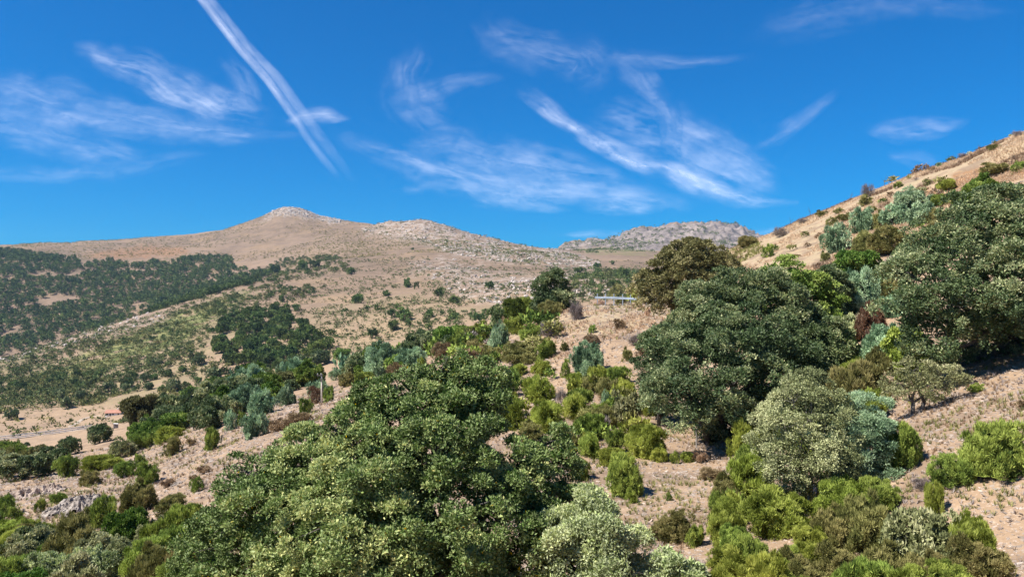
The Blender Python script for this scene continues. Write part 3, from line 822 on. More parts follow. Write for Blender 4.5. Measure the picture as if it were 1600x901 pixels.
 (8,806,34,34,'heathd','at the left edge beside the rock ledge'),
 (20,846,60,34,'heath','yellowish, at the left edge below the ledge'),
 (240,866,50,54,'heath','bright, below the dark brown bush'),
 (282,842,50,52,'heath','against the left edge of the foreground oak, lower down'),
 (130,860,48,36,'olive','right of the large dark round one at lower left'),
 (120,880,46,28,'heath','bright and low, in the lower left thicket'),
 (217,884,22,20,'twig','small and pinkish grey, in the lower left thicket'),
 (190,890,60,50,'grey','at the bottom edge, left of the foreground oak'),
 (150,906,70,54,'pale','at the bottom edge, third from the left corner'),
 (80,912,74,52,'pale','at the bottom edge, second from the left corner'),
 (20,910,64,50,'grey','in the lower left corner'),
 (250,905,60,50,'pale','at the bottom edge, touching the foreground oak'),
]
TREES = [
 (1018,434,27,42,'holm','pointed and dark, behind the left side of the brown oak',150),
 (989,464,26,28,'oaklime','small and fresh green, behind the right end of the guard rail',128),
 (915,466,44,20,'oakg','low, between the round ridge oak and the guard rail',150),
 (975,462,30,18,'oakbrown','low, behind the guard rail',130),
 (155,692,44,32,'holm','round, casting a long shadow below the farmhouse',None),
 (107,710,36,28,'holm','small and round, on the bare patch below the road',None),
 (222,668,66,54,'oakbrown','large, hiding the right end of the farmhouse',None),
 (262,656,52,42,'holm','right of the large tree at the farmhouse',None),
 (297,650,46,34,'holm','third from the farmhouse along the tree row',None),
 (300,628,38,26,'oakg','behind the tree row right of the farmhouse',None),
 (347,626,60,38,'oakg','large and rounded, above the tree row',None),
 (330,672,48,38,'holm','in the row below, left of the upright juniper',None),
 (402,612,66,38,'holm','wide, below the mid valley wood',None),
 (431,616,66,38,'oakbrown','wide and olive, left of the pole',None),
 (470,586,50,30,'holm','on the brow behind the bare grey bush',None),
 (500,572,38,26,'holm','on the brow above the pole',None),
 (535,566,28,22,'oakg','on the brow right above the pole',None),
 (38,748,92,42,'holm','widest one at the left edge below the road',None),
 (14,716,44,28,'oakg','at the left edge just below the road',None),
 (62,722,44,26,'oakbrown','below the road, left of the bare patch',None),
 (230,668,22,22,'oakg','small, at the foot of the large farmhouse tree',None),
 (50,878,86,58,'holm','large and round, in the lower left thicket',None),
 (200,858,66,62,'oakg','rounded, left of the bright shrubs in the lower left thicket',None),
 (1413,592,88,84,'oaklime','lime coloured, in the hollow left of the biggest oak',None),
 (1536,330,80,58,'oakg','leaning, above the biggest oak near the right edge',None),
 (1416,424,38,44,'holm','young, touching the left side of the biggest oak',None),
 (18,656,26,17,'holm','round and alone, on the valley field above the road',None),
 (92,626,22,18,'holm','left one of three round trees above the valley field',None),
 (104,638,24,18,'holm','middle one of three round trees above the valley field',None),
 (123,626,22,16,'holm','right one of three round trees above the valley field',None),
 (170,612,22,16,'holm','straight above the farmhouse roof',None),
 (197,611,20,14,'holm','upper right of the farmhouse',None),
 (224,598,20,15,'holm','farther up, right of the farmhouse',None),
 (231,610,18,13,'holm','above the large farmhouse tree',None),
 (271,611,30,18,'holm','in the clearing above the tree row',None),
 (310,571,22,15,'holm','left one in the clearing beside the valley wood',None),
 (335,590,26,17,'holm','below the left corner of the valley wood',None),
 (245,574,20,16,'holm','lone, on the green spur above the clearing',None),
 # lone trees on the pale slope
 (635,449,15,16,'faroak','left one of the two in the middle of the pale slope',None),
 (650,452,10,13,'faroak','right one of the two in the middle of the pale slope',None),
 (686,463,19,14,'faroak','in the pale rocks right of the two middle trees',None),
 (709,474,18,13,'faroak','below the pale rocks of the slope',None),
 (764,452,16,13,'faroak','highest on the right part of the pale slope',None),
 (671,495,15,13,'faroak','alone on the lower pale slope',None),
 (560,474,23,16,'faroak','at left end of the lower pale slope',None),
 (602,463,14,10,'faroak','small, between the two larger ones on the slope',None),
 (631,500,26,22,'faroak','largest of the lower slope, beside a smaller one',None),
 (613,497,16,15,'faroak','left neighbour of the largest on the lower slope',None),
 (582,529,18,16,'faroak','above the brow treeline, left of centre',None),
 (549,429,14,12,'faroak','high up, right of the two dark groups',None),
 (472,421,20,15,'faroak','left one of two dark ones below the summit',None),
 (492,421,19,15,'faroak','right one of two dark ones below the summit',None),
 (430,430,20,16,'faroak','where the ridge wood ends, below the summit',None),
 (439,472,12,11,'faroak','alone on the bare spur top',None),
 (645,391,5,5,'faroak','tiny, high below the second summit',None),
 (658,532,24,18,'faroak','near the brow treeline, above the foreground oak',None),
 (616,516,20,16,'faroak','above the brow treeline, under the largest slope tree',None),
 (795,506,28,18,'faroak','on the brow, left of the round ridge oak',None),
 (749,503,22,14,'faroak','on the slope above the brow juniper',None),
 (906,428,22,11,'faroak','wide, left above the guard rail',None),
 (934,420,14,10,'faroak','upper middle above the guard rail',None),
 (956,414,9,7,'faroak','highest above the guard rail',None),
 (971,434,24,16,'faroak','largest of the group above the guard rail',None),
 (958,449,20,13,'faroak','just above the guard rail',None),
 (925,446,12,12,'faroak','left above the guard rail, near its end',None),
 (900,441,8,8,'faroak','small, right of the round ridge oak crown',None),
 (990,430,9,8,'faroak','small, left of the pointed dark oak',None),
 (836,446,9,9,'faroak','just left of the round ridge oak crown',None),
]
for r_ in HAND: plant(*r_)
for r_ in TREES: plant(*r_[:6], d=r_[6])

# ---- scattered plants: (phrase, polygon, depth range, kinds with weights, spacing m, width m, height ratio, noise threshold, group)
ZONES = [
 ('in the ridge wood at left', [(-40,392),(0,392),(49,395),(118,404),(130,415),(173,410),(240,412),(297,399),(361,401),(367,420),(404,427),(440,420),(400,443),(300,470),(170,510),(-40,570)], 1040, 2100, {'faroak':.8,'faroakl':.2}, 12.5, (8,15), .68, .33, 'oaks of the ridge wood'),
 ('in the valley wood', [(345,495),(372,486),(400,478),(420,480),(455,470),(505,452),(508,460),(470,478),(458,498),(485,512),(495,524),(512,545),(505,560),(450,585),(390,582),(350,560),(325,542),(330,520),(350,510)], 330, 900, {'faroak':.6,'faroakl':.4}, 12.5, (8,16), .72, .20, 'oaks of the valley wood'),
 ('on the brow above the pole', [(510,560),(560,545),(640,520),(700,514),(760,496),(830,484),(840,505),(770,528),(700,555),(630,585),(565,598),(515,592)], 105, 420, {'holm':.4,'juniper':.14,'oakg':.28,'heathd':.18}, 4.0, (3,6.5), .75, .10, 'trees and bushes along the brow'),
 ('along the brow left of the pole', [(330,640),(400,612),(470,575),(520,560),(520,590),(470,610),(400,640),(340,668)], 110, 420, {'holm':.5,'juniper':.1,'oakg':.4}, 4.6, (5,9), .75, .12, 'trees and bushes along the brow'),
 ('in the tree belt below the farmhouse', [(120,735),(190,690),(250,665),(330,640),(345,660),(260,695),(200,722),(120,760)], 100, 420, {'holm':.5,'oakg':.3,'heathd':.2}, 5.5, (4,7), .7, .30, 'trees of the belt below the farmhouse'),
 ('below the road at left', [(-40,694),(60,690),(125,682),(90,712),(100,745),(40,760),(-40,775)], 90, 420, {'holm':.5,'oakg':.3,'olive':.2}, 6, (4,8), .65, .25, 'trees below the road'),
 ('in the lower left thicket', [(-40,830),(60,830),(150,835),(230,850),(320,800),(330,901),(330,960),(-40,960)], 22, 80, {'heathd':.35,'grey':.2,'olive':.2,'oakg':.15,'heath':.1}, 2.2, (1.6,3.0), .8, .18, 'shrubs of the lower left thicket'),
 ('in the shrub belt right of the foreground oak', [(775,600),(860,590),(1000,590),(1000,700),(900,760),(860,700),(800,680)], 28, 95, {'heath':.58,'heathd':.25,'olive':.15,'twig':.02}, 2.0, (1.1,2.4), .72, .18, 'low shrubs of the belt right of the foreground oak'),
 ('in the lower right thicket', [(1130,770),(1200,770),(1380,790),(1540,830),(1560,960),(1100,960),(1120,860)], 17, 36, {'heath':.45,'olive':.33,'heathd':.18,'twig':.04}, 1.25, (.8,1.5), .8, .30, 'low shrubs of the lower right thicket'),
 ('behind the round grey-green shrub', [(1130,690),(1200,640),(1290,600),(1380,570),(1390,640),(1370,700),(1180,760)], 28, 55, {'olive':.4,'heathd':.3,'heath':.3}, 2.2, (1.6,2.6), .85, .25, 'bushes behind the round grey-green shrub'),
 ('in the hollow between oak clump and biggest oak', [(1290,430),(1380,430),(1420,470),(1400,600),(1320,620),(1290,560)], 40, 80, {'oakg':.3,'olive':.3,'holm':.2,'juniper':.2}, 3.4, (2.4,4.2), .8, .15, 'bushes of the hollow beside the biggest oak'),
 ('scattered over the right hill', [(1180,395),(1300,330),(1400,285),(1600,205),(1620,300),(1500,330),(1440,390),(1300,420),(1200,430)], 60, 160, {'olive':.35,'heathd':.2,'grey':.15,'rust':.15,'dry':.15}, 5.2, (.9,2.2), .5, .50, 'low bushes scattered over the right hill'),
 ('at the left brow below the ridge oak', [(690,545),(800,505),(870,490),(880,520),(830,560),(790,585),(690,590)], 60, 150, {'olive':.3,'heathd':.3,'heath':.15,'twig':.03,'dry':.15}, 3.2, (1.6,3.4), .6, .30, 'bushes at the left brow'),
 ('on the green spur', [(-40,600),(60,560),(170,515),(300,475),(400,448),(440,440),(420,470),(350,490),(310,545),(240,590),(120,610),(-40,640)], 480, 1150, {'faroak':.35,'far_scrub':.65}, 10, (3,8), .6, .50, 'bushes of the green spur'),
 ('on the clearing above the farmhouse', [(-40,605),(120,590),(300,550),(390,570),(330,610),(220,612),(150,622),(0,632),(-40,632)], 400, 700, {'faroak':.6,'far_scrub':.4}, 13, (4,9), .65, .52, 'trees above the farmhouse'),
 ('on the slope above the brow', [(500,520),(560,470),(640,480),(740,470),(830,470),(820,490),(740,500),(660,530),(560,550)], 330, 800, {'faroak':.55,'faroakl':.15,'far_scrub':.3}, 12.5, (3.5,9), .6, .55, 'trees on the slope above the brow'),
 ('above the guard rail', [(880,440),(930,425),(1010,415),(1010,465),(880,468)], 400, 1300, {'faroak':.5,'far_scrub':.5}, 13, (5,10), .6, .44, 'trees far behind the guard rail'),
 ('between ridge wood and summit', [(400,425),(440,405),(520,400),(560,410),(540,440),(470,470),(420,470)], 900, 1900, {'faroak':.5,'far_scrub':.5}, 13, (4,10), .6, .52, 'trees below the summit'),
]
SPEC['far_scrub'] = ('far_scrub', 'leaf', 'bush', 'bark_grey'); NAMES['far_scrub'] = 'hillside_bush'; COLW['far_scrub'] = 'dull green bush'
NZ = 0
taken = [(p['loc'][0], p['loc'][1], p['W'] * .42) for p in PLANTS]
STUFF = {}
def clash(x, y, r, tk):
    for a, b, c in tk:
        if (a - x) ** 2 + (b - y) ** 2 < (c + r * .3) ** 2: return True
    return False
BIGTREE_FEET = [(13.8, 48, 7.0), (24.8, 41.5, 7.0)]
# clear places: road, track, house, and the ground in front of the bare bank
DIRT = [[(868,500),(1010,490),(1000,535),(960,548),(905,585),(880,625),(850,665),(812,672),(822,640),(862,592),(872,560)], [(925,745),(1000,755),(1130,745),(1125,800),(1100,835),(1030,838),(940,800)], [(1420,650),(1640,600),(1640,760),(1480,700),(1470,790),(1640,800),(1640,960),(1570,960),(1560,830),(1420,770)]]
OPEN = [(834, 424, 897, 478, 118), (20, 644, 165, 690, 560), (160, 634, 192, 652, 470), (493, 576, 512, 640, 112), (-40, 664, 135, 688, 400), (85, 645, 170, 675, 450), (925, 455, 1008, 484, 112)]   # open views onto house, pole, road, track, rail
KEEP = [(-300, -170, 370, 402)]
for zi, (ph, poly, d0, d1, kinds, sp_, wr, hr, th_, grp) in enumerate(ZONES):
    r = np.random.default_rng(100 + zi)
    P_ = np.array(poly); u0, u1 = P_[:, 0].min(), P_[:, 0].max()
    xs = [(u0 - CU) / F * d0, (u0 - CU) / F * d1, (u1 - CU) / F * d0, (u1 - CU) / F * d1]
    gx, gy = np.meshgrid(np.arange(min(xs), max(xs), sp_), np.arange(d0, d1, sp_))
    gx = gx.ravel() + r.uniform(-.45, .45, gx.size) * sp_; gy = gy.ravel() + r.uniform(-.45, .45, gy.size) * sp_
    uu = CU + gx / gy * F
    k = (uu > u0) & (uu < u1); gx, gy, uu = gx[k], gy[k], uu[k]
    z, vv = zv(uu, gy)
    jit = fbm(uu / 12, vv / 8 + zi, 2) * 5
    k = in_poly(uu + jit, vv + jit * .6, poly) & visible(uu, vv, gy, 3)
    for dp in DIRT: k &= ~in_poly(uu, vv, dp)
    nz = .5 + .5 * fbm(gx / (sp_ * 5) + zi * 7, gy / (sp_ * 5), 3)
    k &= nz > th_
    gx, gy, uu, vv, z = gx[k], gy[k], uu[k], vv[k], z[k]
    ks = list(kinds); pr = np.array([kinds[q] for q in ks]); pr = pr / pr.sum()
    for i in range(len(gx)):
        W = r.uniform(*wr) * (1 if r.random() < .8 else .7); sp = ks[r.choice(len(ks), p=pr)]
        H = W * hr * r.uniform(.8, 1.2)
        if gy[i] < 200 and clash(gx[i], gy[i], W, taken): continue
        if any(a < gx[i] < b and c < gy[i] < d for a, b, c, d in KEEP): continue
        if gy[i] < 60 and any((gx[i] - a) ** 2 + (gy[i] - b) ** 2 < 4 for a, b, c in BIGTREE_FEET): continue
        w = W * F / gy[i]; hh_ = H * F / gy[i]
        if any(uu[i] + w * .5 > a and uu[i] - w * .5 < c and vv[i] > b and vv[i] - hh_ < d_ and gy[i] < dd for a, b, c, d_, dd in OPEN): continue
        PLANTS.append(dict(u=float(uu[i]), v=float(vv[i]), w=w, h=H * F / gy[i], sp=sp, where=None, group=grp, zone=ph, loc=(float(gx[i]), float(gy[i]), float(z[i])), W=W, H=H, auto=True, rz=None))

# which are individuals: the 290 that show largest of each kind
by = {}
for p in PLANTS: by.setdefault('far' if NAMES[p['sp']].startswith('hillside') else ('tree' if CATS.get(NAMES[p['sp']]) == 'tree' else 'bush'), []).append(p)
indiv = []; rest = []
for kname, lst in by.items():
    cap = 290
    lst.sort(key=lambda p: (p['auto'], -p['w'] * p['h'])); indiv += lst[:cap]; rest += lst[cap:]
ORD = ['first', 'second', 'third', 'fourth', 'fifth', 'sixth', 'seventh', 'eighth', 'ninth', 'tenth', 'eleventh', 'twelfth', 'thirteenth', 'fourteenth', 'fifteenth', 'sixteenth', 'seventeenth', 'eighteenth', 'nineteenth', 'twentieth'] + ['twenty-' + q for q in ('first', 'second', 'third', 'fourth', 'fifth', 'sixth', 'seventh', 'eighth', 'ninth')]
for p in indiv:
    if not p['auto']:
        p['label'] = COLW[p['sp']] + ' ' + p['where']
cells = {}
for p in indiv:
    if p['auto']: cells.setdefault((p['zone'], COLW[p['sp']]), []).append(p)
for (ph, cw), lst in cells.items():
    lst.sort(key=lambda p: p['v'])
    nrow = max(1, math.ceil(len(lst) / 10)); per = math.ceil(len(lst) / nrow)
    for ri in range(nrow):
        row = sorted(lst[ri * per:(ri + 1) * per], key=lambda p: p['u'])
        for ci, p in enumerate(row):
            nth = '' if len(row) == 1 else (ORD[ci] + ' from left ')
            rw = '' if nrow == 1 else ('of ' + ('top' if ri == 0 else 'bottom' if ri == nrow - 1 else ORD[ri]) + ' row ')
            p['label'] = (cw + ' ' + ph + (', ' if nth or rw else '') + nth + rw).strip()
GROUPW = {'tree': 'trees of the slopes', 'bush': 'bushes of the slopes'}
cnt = {}
for p in indiv:
    g = p['group']
    if not g:
        g = 'bushes and trees on the right hill' if (p['u'] > 1150 and p['v'] < 420) else 'lone trees on the pale slope' if p['sp'] == 'faroak' else 'shrubs on the near slope' if p['u'] > 700 else 'shrubs and trees on the left flank'
    emit(p, p['label'], g)
# everything beyond that: one mass per wood
def bake(name, lst, mat, label, lod_f=60):
    r = np.random.default_rng(5); protos = []
    for v in range(5):
        lob = tree_lobes(v * 13 + 1, 5)
        protos.append(crown(lob, 26, 6, .28, .38, 'leaf', v + 50, low=.3, sub=.34, jit=(.6, 1.1)))
    Vs = []; Fs = []; Ts = []; off = 0
    for p in lst:
        V, Fc, t = protos[r.integers(5)]; a = r.uniform(0, 6.28); ca, sa = math.cos(a), math.sin(a)
        X = V[:, 0] * ca - V[:, 1] * sa; Y = V[:, 0] * sa + V[:, 1] * ca
        Vs.append(np.stack([X * p['W'] / 2 + p['loc'][0], Y * p['W'] / 2 + p['loc'][1], V[:, 2] * p['H'] + p['loc'][2] - .05 * p['H']], -1))
        Fs.append(Fc + off); off += len(V); Ts.append(np.clip(t + r.normal() * .16, 0, 1))
    if not Vs: return
    m = mesh_from(name, np.concatenate(Vs), np.concatenate(Fs), mat, np.concatenate(Ts))
    o = link(name, m); tag(o, label, 'woodland', kind='stuff')
STUFFNAME = {'faroakl': ('ridge_woodland', M['far_oak_light'], 'fresh green oak wood mixed into the slopes'), 'faroak': ('ridge_woodland', M['far_oak'], 'dark green oak wood covering the slopes'), 'far_scrub': ('hillside_scrub', M['far_scrub'], 'dull green scrub covering the spur')}
groups = {}
for p in rest:
    groups.setdefault(p['sp'] if p['sp'] in STUFFNAME else ('near_' + p['sp']), []).append(p)
for k, lst in groups.items():
    if k in STUFFNAME: bake(STUFFNAME[k][0], lst, STUFFNAME[k][1], STUFFNAME[k][2])
    else: bake('undergrowth', lst, M[SPEC[k[5:]][0]], COLW[k[5:]] + ' undergrowth filling gaps between the shrubs')
print('PLANTS', len(PLANTS), 'individual', len(indiv), 'rest', len(rest), {k: len(v) for k, v in by.items()})

# ------------------------------------------------------------------ big trees with crowns of their own
def big_tree(name, label, mat, lobes_px, d, foot, ncl, lpc, cr, L, seed, style='leaf', bark='bark', group=None, low=.4, r0=.28, tlo=.15, thi=.75, cat='tree', trunks=1, shell=(.72, 1.05), spread=.18, sub=None, core=.2, jit=(.62, 1.24), sflat=.75):
    """lobes_px: (u, v, radius px, depth offset m[, vertical squash]); foot: (u, v or None, depth)"""
    fx = (foot[0] - CU) / F * foot[2]; fy = foot[2]; fz = ground_at(fx, fy) - .15
    lob = []
    for l in lobes_px:
        dd = d + l[3]; sq = l[4] if len(l) > 4 else .85
        r_ = l[2] / F * dd * .94
        lob.append(((l[0] - CU) / F * dd - fx, dd - fy, -(l[1] - CV) / F * dd - fz, r_, r_, r_ * sq))
    e = empty(name, (fx, fy, fz)); tag(e, label, cat, group)
    V, Fc, t = crown(lob, ncl, lpc, cr, L, style, seed, low=low, tint_lo=tlo, tint_hi=thi, shell=shell, spread=spread, sub=sub, core=core, jit=jit, sflat=sflat)
    V[:, 2] = np.maximum(V[:, 2], .12)
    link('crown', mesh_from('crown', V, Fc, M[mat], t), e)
    mb = MB(); top = np.mean([l[:3] for l in lob], 0)
    for k in range(trunks):
        ox = (k - (trunks - 1) / 2) * r0 * 3.2
        fork = (top[0] * .35 + ox * 1.5, top[1] * .35, max(top[2] * .42, .5))
        mb.tube([(ox, 0, -.3), (ox * 1.1 + top[0] * .08, top[1] * .08, fork[2] * .5), fork], [r0 * 1.15, r0 * .9, r0 * .75], 8)
        limbs(mb, fork, [(l[0] * .92, l[1] * .92, l[2]) for l in lob[k::trunks]], r0 * .55, seed + k, 6, 5)
    for i, l in enumerate(lob):      # side branches
        rr = random.Random(seed + i)
        limbs(mb, (l[0] * .85, l[1] * .85, l[2] * .95), [(l[0] + rr.uniform(-1, 1) * l[3] * .8, l[1] + rr.uniform(-1, 1) * l[3] * .8, l[2] + rr.uniform(-.5, .9) * l[5]) for _ in range(5)], r0 * .16, seed * 3 + i, 4, 3)
    link('trunk', mb.mesh('trunk', M[bark], True), e)
    return e
# foreground oak
big_tree('foreground_oak', 'largest leafy oak filling the bottom centre, green with a few yellow leaves', 'oak_fg',
 [(706,625,52,1.2),(655,650,46,.8),(608,668,44,.6),(552,690,46,.2),(748,640,44,1.0),(690,700,82,-.2),(600,750,90,-.6),(500,730,58,.3),(440,760,52,.2),(395,800,56,0),(345,850,58,.1),
  (450,840,84,-.8),(560,850,100,-1.4),(700,810,110,-1.0),(800,745,56,.2),(850,785,50,.1),(780,840,84,-.9),(680,910,110,-1.6),(310,900,46,.1),(400,910,80,-.6),(520,930,100,-1.6),(830,880,70,-.6),(870,735,26,.7),(478,672,15,.9,.9),(440,700,14,.7,.9),(780,600,14,1.4,1.2),(356,775,20,.5),(715,575,20,1.3,1.2),(640,610,18,1.0),(575,650,20,.7),(560,650,28,.5),(520,672,26,.4),(600,622,30,.8),(640,588,24,1.0),(752,592,34,1.2),(690,572,22,1.1),(370,735,22,.4),(410,722,24,.3),(865,690,22,.9)],
 17.5, (640, None, 18.5), 11500, 34, .16, .078, 11, low=.5, r0=.26, trunks=3, tlo=.05, thi=.8, spread=.2, sub=.30, core=.2, jit=(.66, 1.16))
big_tree('silvery_oak', 'pale silvery crown touching the right side of the foreground oak', 'oak_pale',
 [(930,845,52,0),(890,880,50,-.4),(975,850,30,.2),(960,900,56,-.3),(915,790,22,.5,.7),(880,820,24,.3),(1000,880,20,.2)], 16.0, (930, None, 16.6), 2400, 28, .16, .072, 12, r0=.12, low=.6, trunks=2, sub=.27, core=.15, jit=(.65, 1.15))
big_tree('silvery_shrub', 'pale yellow-green leafy shrub at the bottom edge right of the silvery crown', 'oak_pale',
 [(1045,892,30,0,.9),(1020,905,24,.1,.9),(1070,905,22,-.1,.9)], 19.0, (1045, None, 19.2), 560, 28, .16, .09, 13, r0=.06, cat='shrub', low=.6, sub=.2)
# oak clump in the middle: four evergreen oaks grown together and the paler ones behind
G1 = 'evergreen oaks of the central clump'
big_tree('evergreen_oak', 'huge dark green oak at the front of the central clump, shading the bare ground', 'holm',
 [(1105,600,60,-1.5),(1070,622,42,-1.8),(1150,600,62,-1.2),(1195,600,48,-.5),(1115,560,70,0),(1170,540,70,.4),(1065,560,50,.3),(1220,570,48,.6),(1085,640,24,-2,.7),(1120,628,34,-2,.7),(1062,648,16,-1.5,.8),(1100,668,26,3.5,.9),(1145,664,34,3.0,.9),(1180,650,30,2,.9)], 45, (1130, None, 48.5), 4600, 26, .30, .15, 21, sub=.62, group=G1, low=.55, trunks=3, r0=.3, tlo=.0, thi=.95, spread=.24)  # low rear lobes added as dark foliage, to deepen the shade under the crown
big_tree('evergreen_oak', 'tall grey-green oak forming the top of the central clump', 'holm',
 [(1130,490,62,0),(1180,480,60,.3),(1095,520,48,-.4),(1220,500,52,.5),(1150,452,26,.4,1.0),(1200,447,28,.6),(1085,478,26,0),(1240,520,40,.6)], 50.5, (1160, None, 51.5), 3200, 26, .32, .16, 22, sub=.66, group=G1, low=.4, r0=.3, trunks=2, tlo=.25, thi=1.0)
big_tree('evergreen_oak', 'rounded oak at the left foot of the central clump', 'holm',
 [(1022,572,30,0),(1040,548,32,.4),(1012,592,20,-.3),(1045,588,28,-.2),(1028,612,20,0,.8),(1032,634,18,.2,.8)], 54, (1030, None, 54), 1200, 26, .28, .15, 23, sub=.5, group=G1, low=.7, r0=.16, tlo=.15, thi=.75)
big_tree('evergreen_oak', 'oak at the right side of the central clump above the grey-green shrub', 'holm',
 [(1260,560,44,0),(1290,540,34,.4),(1240,590,36,-.4),(1280,590,30,-.2),(1268,520,34,.5)], 48.5, (1262, None, 49), 1700, 26, .30, .15, 24, sub=.55, group=G1, low=.5, r0=.2, tlo=.15, thi=.8)
big_tree('green_oak', 'lighter green oak rising behind the right side of the central clump', 'oak_green',
 [(1240,440,32,0),(1262,462,36,.2),(1225,468,34,-.2),(1290,480,30,.2),(1245,500,34,-.3),(1215,430,16,0,1.1)], 58, (1245, None, 58.5), 1700, 24, .32, .18, 25, sub=.6, group=G1, low=.6, r0=.2, tlo=.25, thi=.95)
big_tree('evergreen_oak', 'small dark bluish oak on the upper right of the central clump', 'holm',
 [(1297,436,18,0,1.0),(1305,455,20,.2,1.0),(1292,458,16,0,1.0)], 60, (1298, None, 60.5), 520, 24, .28, .16, 26, sub=.4, group=G1, low=.7, r0=.12)
big_tree('brown_oak', 'wide olive brown oak beside the road, right of the guard rail', 'oak_brown',
 [(1070,425,45,0),(1110,418,37,.8),(1038,440,37,-.6),(1018,454,26,-.8),(1095,445,40,-.4),(1128,428,22,1),(1060,400,20,.4,.8),(1100,396,18,.6,.8),(1050,465,28,-1.2,.7),(1015,462,18,-1.0,.8),(1085,470,30,-1.2,.7)], 84, (1062, None, 84), 2600, 24, .40, .25, 27, sub=.8, low=.5, r0=.4, tlo=.2, thi=.85, trunks=2)
big_tree('evergreen_oak', 'round dense dark oak on the ridge, left of the guard rail', 'holm',
 [(865,452,25,0),(853,463,20,.3),(880,463,19,0),(849,477,14,-.2),(879,477,16,-.3),(866,436,13,.2),(864,474,20,-.6)], 113, (865, None, 113), 900, 26, .5, .3, 28, low=.9, r0=.25, sub=.75, thi=.7)
# biggest oak on the right
big_tree('evergreen_oak', 'biggest dark oak, at the right edge above the stony slope', 'holm',
 [(1500,400,72,0),(1560,380,76,.6),(1450,440,54,-.4),(1430,490,42,-.8),(1490,470,66,-1.5),(1560,460,80,-1.6),(1620,420,84,0),(1640,500,70,-1.4),(1470,520,40,-1.2),(1540,510,44,-2.4,.7),(1600,505,40,-2.6,.7),(1500,345,30,.6,.8),(1550,335,34,.8,.8),(1600,335,40,.9,.8),(1420,430,28,0),(1690,420,80,.5),(1700,500,60,0),(1452,560,22,-.6,1.0),(1500,552,26,2.0,.8),(1550,545,30,2.0,.8),(1600,535,34,2.0,.8),(1650,540,40,2,.8)],  # last low lobes, set behind, added to darken the space below the crown
 40, (1520, None, 42), 7000, 26, .30, .145, 31, sub=.62, low=.25, r0=.34, trunks=3, tlo=.0, thi=1.0, spread=.24)
# big round grey-green shrub, juniper behind it, small gnarled tree
big_tree('grey_shrub', 'big round grey-green shrub in the right foreground', 'greygreen',
 [(1262,650,54,0),(1225,660,40,.2),(1294,668,44,0),(1250,700,56,-.5),(1290,718,42,-.4),(1222,720,36,-.3),(1270,615,30,.4,.8),(1235,622,24,.3,.8),(1235,742,30,-.2,.8),(1278,745,30,-.3,.8),(1260,735,34,-.8,.8)], 28.5, (1262, None, 29), 2600, 26, .17, .08, 41, sub=.34, bark='bark_grey', cat='shrub', low=.8, r0=.08, trunks=4, shell=(.55, 1.05), spread=.25)
big_tree('juniper_bush', 'tall pale blue-green juniper leaning on the right of the round grey-green shrub', 'juniper',
 [(1346,660,36,0,1.0),(1368,705,34,-.2,1.2),(1340,700,36,0,1.1),(1378,742,28,-.3,1.0),(1352,745,32,-.2,1.0),(1362,680,28,0,1.0)], 28.3, (1360, None, 28.6), 1700, 36, .15, .10, 42, sub=.28, style='spray', bark='bark_grey', cat='shrub', low=1.0, r0=.07, tlo=.3, thi=.95)
big_tree('gnarled_tree', 'small gnarled tree with thin tan foliage and visible dark stems on the stony slope', 'greygreen',
 [(1440,584,32,0,.6),(1475,588,26,.2,.6),(1408,600,22,-.1,.6),(1455,606,26,-.2,.5),(1490,600,14,.1,.6),(1425,578,20,.2,.6),(1398,622,10,-.2,.7),(1440,612,22,0,.5)], 35, (1432, None, 35), 520, 22, .18, .09, 43, sub=.3, low=.9, r0=.11, trunks=2, shell=(.45, 1.1), spread=.25)

